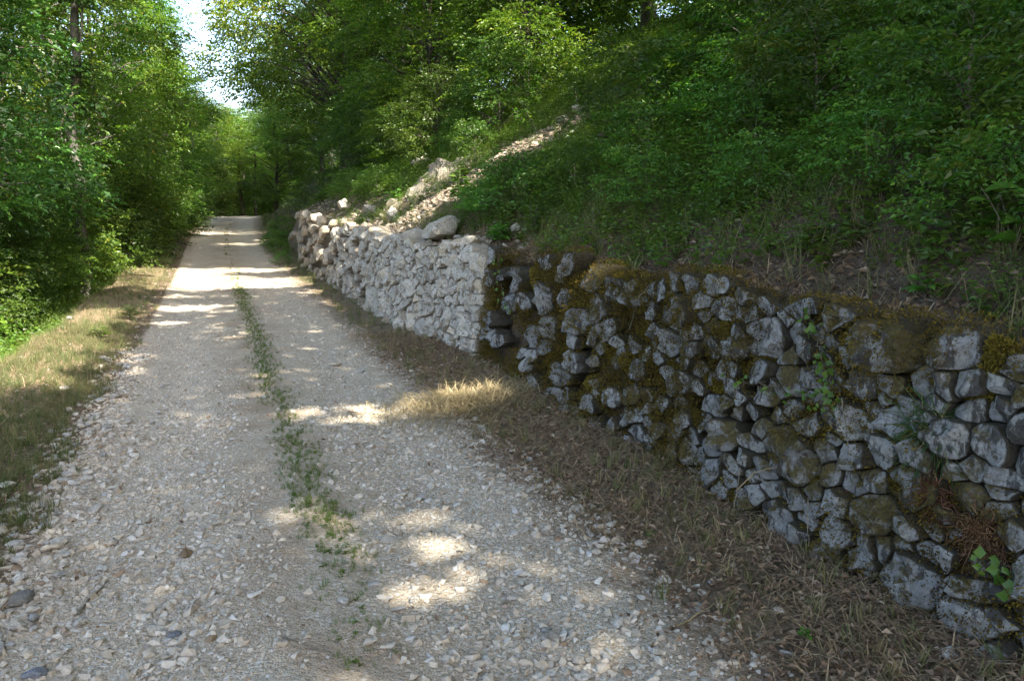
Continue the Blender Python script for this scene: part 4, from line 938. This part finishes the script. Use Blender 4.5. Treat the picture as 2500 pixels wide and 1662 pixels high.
# dead leaves and straw
def strewn(acc, P, L, W, up=.03, curl=.35, tiltn=.35):
    n = len(P); a = R.uniform(0, 6.283, n); D = np.stack([np.cos(a), np.sin(a), R.normal(0, .18, n)], -1)
    Nn = unit(np.array([0, 0, 1.])+R.normal(0, tiltn, (n, 3)))
    V, F = leaves(P+np.array([0, 0, 1.])*R.uniform(0, up, (n, 1)), D, Nn, L, W, curl, R.normal(0, .2)); acc.add(V, F, rnd=np.repeat(np.clip(R.normal(.45, .25, n), 0, 1), 4))
acc = Acc()
P = field(30000, 1.35, 2.75, 1.6, 9, lambda x, y: np.clip(sstep(1.4, 2.05, U(x, y)+.3*n2(x, y, 2, 80))*(.65+.6*n2(x, y, 1.5, 81)), 0, 1)*(x < wall_x(y)+.1), 1.3); L = R.uniform(.012, .045, len(P)); strewn(acc, P, L, L*R.uniform(.3, .7, len(P)))
P = field(16000, 2.5, 5.5, 1.2, 10, lambda x, y: np.clip((1-sstep(.5, 1.8, dw(x, y)))*(dw(x, y) > -.05)+.12, 0, 1), 1.2); L = R.uniform(.02, .065, len(P)); strewn(acc, P, L, L*R.uniform(.3, .7, len(P)))
P = field(4500, -2.2, -1.0, 2.8, 9, lambda x, y: .8+0*x); L = R.uniform(.012, .035, len(P)); strewn(acc, P, L, L*.5)
P = field(260, -1, 1.6, 2.2, 9, lambda x, y: .8+0*x); L = R.uniform(.02, .045, len(P)); strewn(acc, P, L, L*.5, .012)
tag(acc.build('leaf_litter', M['litter']), 'brown dead leaves lying along the verge and on top of the mossy wall', 'dead leaves', kind='stuff')
def blades(acc, P, l, w, lift=.4):
    n = len(P); a = R.uniform(0, 6.283, n); D = np.stack([np.cos(a), np.sin(a), np.abs(R.normal(0, lift, n))], -1); D = unit(D); S = unit(np.cross(D, [0, 0, 1.]))*w
    m = P+D*(l*.5)[:, None]+np.array([0, 0, 1.])*(l*.10)[:, None]; t = P+D*l[:, None]-np.array([0, 0, 1.])*(l*.05)[:, None]
    V = np.stack([P-S, P+S, m-S*.8, m+S*.8, t], 1).reshape(-1, 3); i = np.arange(n)*5
    acc.add(V, np.concatenate([np.stack([i, i+1, i+3], 1), np.stack([i, i+3, i+2], 1), np.stack([i+2, i+3, i+4], 1)]), rnd=np.repeat(np.clip(R.normal(.45, .25, n), 0, 1), 5))
acc = Acc()
P = field(32000, 1.4, 2.6, 1.6, 10, lambda x, y: np.clip(sstep(1.5, 2.1, U(x, y)+.3*n2(x, y, 2, 82))*(.5+.8*n2(x, y, 1.1, 83)), 0, 1)*(x < wall_x(y)+.02), 1.3); blades(acc, P, R.uniform(.05, .22, len(P)), .0026, .2)
P = field(14000, -3, -.9, 2.8, 14, lambda x, y: np.clip(ld(x, y), 0, 1), 1.2); blades(acc, P, R.uniform(.05, .17, len(P)), .002, .35)
P = field(20000, 2.5, 5.5, 1.2, 10, lambda x, y: np.clip((1-sstep(.9, 2.6, dw(x, y))), 0, 1)*(dw(x, y) > -.1), 1.2); blades(acc, P, R.uniform(.06, .26, len(P)), .0021, .4)
P = field(900, 2.6, 8, 1.2, 14, lambda x, y: (dw(x, y) > .15)*(1-scree_mask(x, y))*.8); blades(acc, P, R.uniform(.18, .46, len(P)), .0022, 1.6)
tag(acc.build('dry_grass', M['straw']), 'dry straw-coloured grass stems strewn over both verges', 'dry grass', kind='stuff')
acc = Acc(); n = 2600; c0 = on_ground(1075, 940); x = c0[0]+R.normal(0, .34, n); y = c0[1]+R.normal(0, .26, n); z = ground(x, y)+R.uniform(0, 1, n)*.13*np.exp(-((x-c0[0])/.4)**2-((y-c0[1])/.3)**2)
blades(acc, np.stack([x, y, z], -1), R.uniform(.1, .35, n), .0022, .25)
tag(acc.build('dry_grass_heap', M['straw']), 'sunlit heap of cut yellow dry grass at the foot of the mossy wall', 'dry grass')

# ------------------------------------------------------------------ moss on the old wall
acc = Acc(); TR = []
for W, F in old_items:
    for f in F:
        if f.shape[1] == 4: TR += [W[f[:, [0, 1, 2]]], W[f[:, [0, 2, 3]]]]
        else: TR.append(W[f])
TR = np.concatenate(TR); cr_ = np.cross(TR[:, 1]-TR[:, 0], TR[:, 2]-TR[:, 0]); ar = np.linalg.norm(cr_, axis=1)/2; nr = unit(cr_)
vis = (TR[:, :, 1].min(1) > 1.3) & (nr[:, 0] < .35)
idx = np.where(vis)[0]; pk = R.choice(idx, 480000, p=ar[idx]/ar[idx].sum())
b0 = R.uniform(0, 1, (len(pk), 2)); fl = b0.sum(1) > 1; b0[fl] = 1-b0[fl]
Pm = TR[pk, 0]+(TR[pk, 1]-TR[pk, 0])*b0[:, :1]+(TR[pk, 2]-TR[pk, 0])*b0[:, 1:]; Nm = nr[pk]
Nm = np.where(Nm[:, :1] > .6, -Nm, Nm)
mk_ = 1.15*fbm(Pm*2.3, 90, 3)+.38*fbm(Pm*7, 95, 2)+.16*Nm[:, 2]+.16*sstep(.75, 1.1, Pm[:, 2])+.09*sstep(3.6, 2.4, Pm[:, 1])-.20*sstep(5.4, 6.8, Pm[:, 1])
k = mk_ > -.06+.14*R.uniform(0, 1, len(mk_)); Pm, Nm, mv = Pm[k][:200000], Nm[k][:200000], mk_[k][:200000]
thick = np.clip((mv+.04)*.15, 0, .05)
D = unit(Nm+np.array([0, 0, -.35])+R.normal(0, .55, Pm.shape)); L = R.uniform(.007, .017, len(Pm))
V, F = leaves(Pm+Nm*thick[:, None]*R.uniform(.1, 1, (len(Pm), 1)), D, unit(R.normal(size=Pm.shape)), L, L*.5, .1, .1)
acc.add(V, F, rnd=np.repeat(np.clip(.42+.5*fbm(Pm*3, 97)+R.normal(0, .18, len(Pm)), 0, 1), 4))
o = acc.build('moss', M['moss'], old_wall, loc=tuple(old_wall.location)); o['kind'] = 'stuff'
# swelling moss cushions
CUS = Acc()
for X, Y, w, h in [(1480,672,75,100),(1560,690,90,60),(1250,640,45,70),(1430,660,50,60),(2200,870,170,70),(2310,830,80,110),(1990,800,50,110),(1420,800,60,50),(1460,830,60,60),(1380,890,60,40),(1690,760,40,60),(1770,830,60,30),
                   (1660,880,60,40),(2120,1010,40,60),(2080,1110,50,60),(1720,1150,70,70),(2010,1310,60,60),(1900,1110,60,40),(1560,850,60,40),(1330,820,40,40),(1990,1190,70,24),(1640,690,40,60),(2270,900,90,50),(1700,840,60,40),(1500,760,60,40),(1610,960,70,40)]:
    c = on_wall(X, Y); e1 = on_wall(X+w/2, Y); e2 = on_wall(X, Y-h/2); ry, rz = max(.04, abs(e1[1]-c[1])), max(.03, abs(e2[2]-c[2]))
    n = 1500; U3 = unit(R.normal(size=(n, 3))); U3[:, 0] = -np.abs(U3[:, 0]); rr = (1+.35*fbm(U3*2.2+c*7, 3))[:, None]
    P = c+U3*rr*np.array([min(.07, .45*min(ry, rz)+.02), ry, rz])+np.array([.0, 0, 0])
    L = R.uniform(.012, .028, n); V, F = leaves(P, unit(U3+np.array([0, 0, -.5])+R.normal(0, .5, (n, 3))), unit(R.normal(size=(n, 3))), L, L*.4, .1, .1)
    CUS.add(V, F, rnd=np.repeat(np.clip(.62+.35*fbm(P*6, 5)+R.normal(0, .2, n), 0, 1), 4))
o = CUS.build('moss_cushions', M['moss'], old_wall, loc=tuple(old_wall.location)); o['kind'] = 'stuff'

# ------------------------------------------------------------------ single plants, sticks
def leafy_plant(p, hgt, leaf, nst, nl, wid, label, mat='herb_bright', spread=.5, name='leafy_plant', group=None, tiltx=0.):
    e = empty(name, p); tag(e, label, 'plant', group)
    a = Acc(); P, D, Nn, L = [], [], [], []
    for s in range(nst):
        az = R.uniform(0, 6.28); hh = hgt*R.uniform(.7, 1.05); t = np.linspace(0, 1, 6); ln = spread*R.uniform(.2, 1)*hh
        pt = np.stack([math.cos(az)*ln*t**1.4+tiltx*hh*t, math.sin(az)*ln*t**1.4, hh*t*(1-.12*t)], -1)
        a.add(*tube(pt, .004*np.linspace(1, .4, 6)*(hgt/.4)**.5, 4))
        for k in range(nl):
            u_ = .2+.8*(k+.5)/nl; q = np.array([np.interp(u_, t, pt[:, c]) for c in range(3)]); b = k*2.4+s
            P.append(q); D.append([math.cos(b), math.sin(b), .3]); Nn.append([R.normal(0, .3), R.normal(0, .3), 1.]); L.append(leaf*R.uniform(.7, 1.15)*(1.15-.5*u_))
    a.build('stem', M['twig'], e, smooth=True)
    P = np.array(P); D = unit(np.array(D, float)); Nn = unit(np.array(Nn)); L = np.array(L)
    S = unit(np.cross(D, Nn)); Nn = np.cross(S, D); W = L*wid
    ring = [(0, 0, 0), (.22, .75, .12), (.5, 1., .18), (.78, .6, .1), (1., 0, -.12)]
    V = []
    for (u_, w, f) in ring:
        mid = P+D*(L*u_)[:, None]-Nn*(L*.22*u_*u_)[:, None]
        V += [mid+S*(W*w*.5)[:, None]+Nn*(W*f)[:, None], mid, mid-S*(W*w*.5)[:, None]+Nn*(W*f)[:, None]]
    V = np.stack(V, 1); n = len(P); i = np.arange(n)[:, None]*15; F = []
    for r in range(4):
        for c in (0, 1): F.append(i+np.array([r*3+c, r*3+c+1, r*3+c+4, r*3+c+3]))
    b = Acc(); b.add(V.reshape(-1, 3), np.concatenate(F), rnd=np.repeat(np.clip(R.normal(.5, .2, n), 0, 1), 15)); b.build('leaves', M[mat], e, smooth=True)
    return e
for X, Y, hpx, lpx, nst, nl, wid, mat, lb in [
 (1450,625,40,26,4,5,.75,'herb_bright','bright green plant sprouting over the top of the mossy wall'),
 (1860,595,95,48,5,7,.42,'herb','sapling with long leaves growing above the middle of the mossy wall'),
 (2330,600,170,80,4,5,.6,'herb_bright','big bright leaves at the right border above the wall'),
 (2310,440,150,40,6,9,.35,'herb','lanky dark weed at the right border of the slope'),
 (2130,690,60,40,4,5,.7,'herb_bright','light green clump on the leaf litter above the big wall stones'),
 (1975,560,60,45,4,6,.5,'herb','leafy seedling beside the sapling on the slope'),
 (1400,350,50,30,4,6,.7,'litter','withered brown plant among the weeds on the slope'),
 (1545,360,60,34,5,8,.5,'herb_bright','yellow-green weed on the slope right of the scree'),
 (1860,120,70,50,5,6,.6,'herb_bright','yellowish leaf spray lit up in the dark upper slope'),
 (1060,470,90,30,7,9,.55,'herb_bright','bright bushy weed overhanging the right border of the scree'),
 (910,470,36,22,4,6,.6,'herb_bright','small leafy plant at the foot of the earth outcrop'),
 (1065,415,34,20,4,6,.5,'herb_bright','small weed on the scree right of the outcrop'),
 (1150,565,60,30,7,9,.55,'herb_bright','leafy weed above the joint between the two walls'),
 (1230,545,80,26,7,9,.45,'herb','feathery weed on the slope right of the wall joint'),
 (740,470,40,16,8,9,.4,'herb_bright','bright weed tuft above the far part of the pale wall'),
 (15,740,90,40,6,7,.5,'herb_bright','tall weed on the sunlit left bank at the picture border'),
 (120,730,60,26,6,7,.4,'herb_bright','weed clump on the sunlit bank beside the tall weed'),
 (300,735,34,30,8,5,.2,'herb','grassy green tuft on the sunlit left verge'),
 (230,780,34,30,8,5,.2,'herb','broad green tuft nearer on the left verge'),
 (1500,1340-100,20,14,4,4,.6,'herb_bright','tiny green seedling on the right verge litter'),
 (1860,1470,22,20,3,4,.8,'herb_bright','small two-leaved seedling among the dead leaves'),
 (2270,1430,40,26,3,4,.8,'herb_bright','seedling leaning on the lowest wall stones')]:
    p = on_ground(X, Y); dist = np.linalg.norm(p-[0, 0, CAM_H]); k = 1024/2359/FPX*dist
    leafy_plant(p, hpx*k, lpx*k, nst, nl, wid, lb, mat)
for X, Y, hpx, lx, lb in [(1335,1010/4,110,.0,'tall upright pale stalk above the scree top'),(1240,268,95,-.55,'pale stalk leaning left above the scree'),(1225,262,70,-.9,'low pale stalk leaning far left above the scree'),(1365,250,120,-.35,'arching pale stalk at the scree top')]:
    p = on_ground(X, Y+40); dist = np.linalg.norm(p-[0, 0, CAM_H]); k = 1024/2359/FPX*dist
    leafy_plant(p, hpx*k, 16*k, 1, 9, .5, lb, 'herb_bright', .15, 'tall_weed', 'tall stalks by the scree', lx)
def wall_sprig(X, Y, rpx, n, mat, label, name, curl=False, thin=.0016, ln=1.0):
    c = on_wall(X, Y, -.07); dist = np.linalg.norm(c-[0, 0, CAM_H]); r = rpx*1024/2359/FPX*dist
    a = Acc()
    for _ in range(n):
        d = unit(R.normal(size=3)); d[0] = -abs(d[0]); t = np.linspace(0, 1, 7)[:, None]; s = R.normal(0, .5, 3)*np.array([.1, 1, 1])*r+np.array([.02, 0, 0])
        w = np.cross(d, unit(R.normal(size=3)))
        pt = c+s*(.6+.4*t)+d*r*ln*t*(.35 if curl else .6)+(w*np.sin(t*R.uniform(3, 8)+R.uniform(0, 3))*r*.16 if curl else 0)+np.array([0, 0, -1.])*t**2*r*(.22 if curl else .15)
        a.add(*tube(pt, thin*np.linspace(1.2, .7, 7), 3), rnd=R.uniform(0, 1))
    return tag(a.build(name, M[mat], smooth=True), label, 'plant')
wall_sprig(2255, 1245, 66, 420, 'redstem', 'big tangle of reddish dried stems hanging on the lower right wall', 'dried_plant', True, .0022)
wall_sprig(2145, 1150, 50, 240, 'redstem', 'tangle of reddish dried stems left of the biggest tangle', 'dried_plant', True, .0022)
wall_sprig(1935, 1165, 36, 130, 'redstem', 'small tangle of dried brown stems above the long low wall stone', 'dried_plant', True, .002)
wall_sprig(2135, 1000, 66, 420, 'greengrass', 'bushy grey-green needle-leaved tuft growing out of the mossy wall', 'needle_tuft', False, .0016, 1.25)
def vine(path, leafpx, nl, label):
    Q = np.array([on_wall(X, Y, -.08) for X, Y in path]); t = np.linspace(0, 1, len(Q)); tt_ = np.linspace(0, 1, 40)
    C = np.stack([np.interp(tt_, t, Q[:, c]) for c in range(3)], -1)+.012*R.normal(size=(40, 3)); e = empty('creeping_vine', C[0]); tag(e, label, 'vine')
    a = Acc(); a.add(*tube(C-C[0], np.full(40, .0025), 4)); a.build('stem', M['twig'], e, smooth=True)
    P = C[R.integers(0, 40, nl)]-C[0]+R.normal(0, .02, (nl, 3))-np.array([.02, 0, 0]); L = leafpx*1024/2359/FPX*3.2*R.uniform(.6, 1.2, nl)
    V, F = leaves(P, R.normal(size=(nl, 3))+np.array([-.3, 0, -.4]), unit(np.array([-1, -.4, .5])+R.normal(0, .3, (nl, 3))), L, L*.85, .12, .1)
    b = Acc(); b.add(V, F, rnd=np.repeat(R.uniform(.1, .9, nl), 4)); b.build('leaves', M['herb_bright'], e)
vine([(1860,700),(1880,770),(1905,860),(1930,960)], 22, 46, 'trailing green vine crossing the middle of the mossy wall')
vine([(1690,880),(1760,880),(1830,900),(1900,920)], 18, 30, 'thin green vine running sideways across the mossy wall')
vine([(1150,590),(1150,650),(1180,720)], 20, 30, 'green vine in the joint between the pale and mossy walls')
vine([(2290,1290),(2330,1310),(2359,1370)], 26, 22, 'green creeper at the lower right border of the mossy wall')
def stick(pts, r, label, wall=False, name='fallen_stick', mat='twig', lift=.01):
    Q = np.array([(on_wall(X, Y, -.10) if wall else on_ground(X, Y)) for X, Y in pts]); t = np.linspace(0, 1, len(Q)); tt_ = np.linspace(0, 1, 12)
    C = np.stack([np.interp(tt_, t, Q[:, c]) for c in range(3)], -1); C[:, 2] += lift; C[1:-1] += R.normal(0, r*.8, (10, 3))
    a = Acc(); a.add(*tube(C, r*np.linspace(1, .5, 12), 6), rnd=.6); tag(a.build(name, M[mat], smooth=True), label, 'stick')
stick([(1895,1352),(2000,1385),(2115,1415)], .0085, 'long dead stick lying at the foot of the mossy wall')
stick([(1690,1185),(1700,1120),(1705,1080)], .005, 'thin dark stick leaning on the mossy wall foot', True)
stick([(1700,1130),(1740,1090),(1790,1080)], .004, 'curved tan stem against the mossy wall', True, mat='straw')
stick([(1938,920),(1948,990),(1956,1050)], .003, 'pale dead twig hanging down the middle of the mossy wall', True)
stick([(1862,1150),(1860,1210),(1862,1262)], .003, 'upright pale stem in front of the tall narrow wall stone', True)
stick([(1450,760),(1470,690),(1500,655)], .004, 'pale bent twig over the biggest moss cushion', True)
stick([(1560,1445),(1640,1400),(1690,1385)], .004, 'dry yellow stalk on the right edge of the track', mat='straw')
stick([(180,1420),(220,1370),(250,1340)], .006, 'grey stick in the stones at the left edge of the track')
stick([(650,1470),(700,1490),(760,1505)], .004, 'thin brown twig on the bare soil between the ruts')
stick([(2050,640),(2120,700),(2190,690)], .010, 'dead branch lying on the litter above the mossy wall')
stick([(1830,270),(1900,262),(1940,255)], .010, 'pale forked dead branch in the dark upper slope', lift=.5)
for k in T:
    if k not in used:
        for c in list(T[k].children): bpy.data.objects.remove(c)
        bpy.data.objects.remove(T[k])
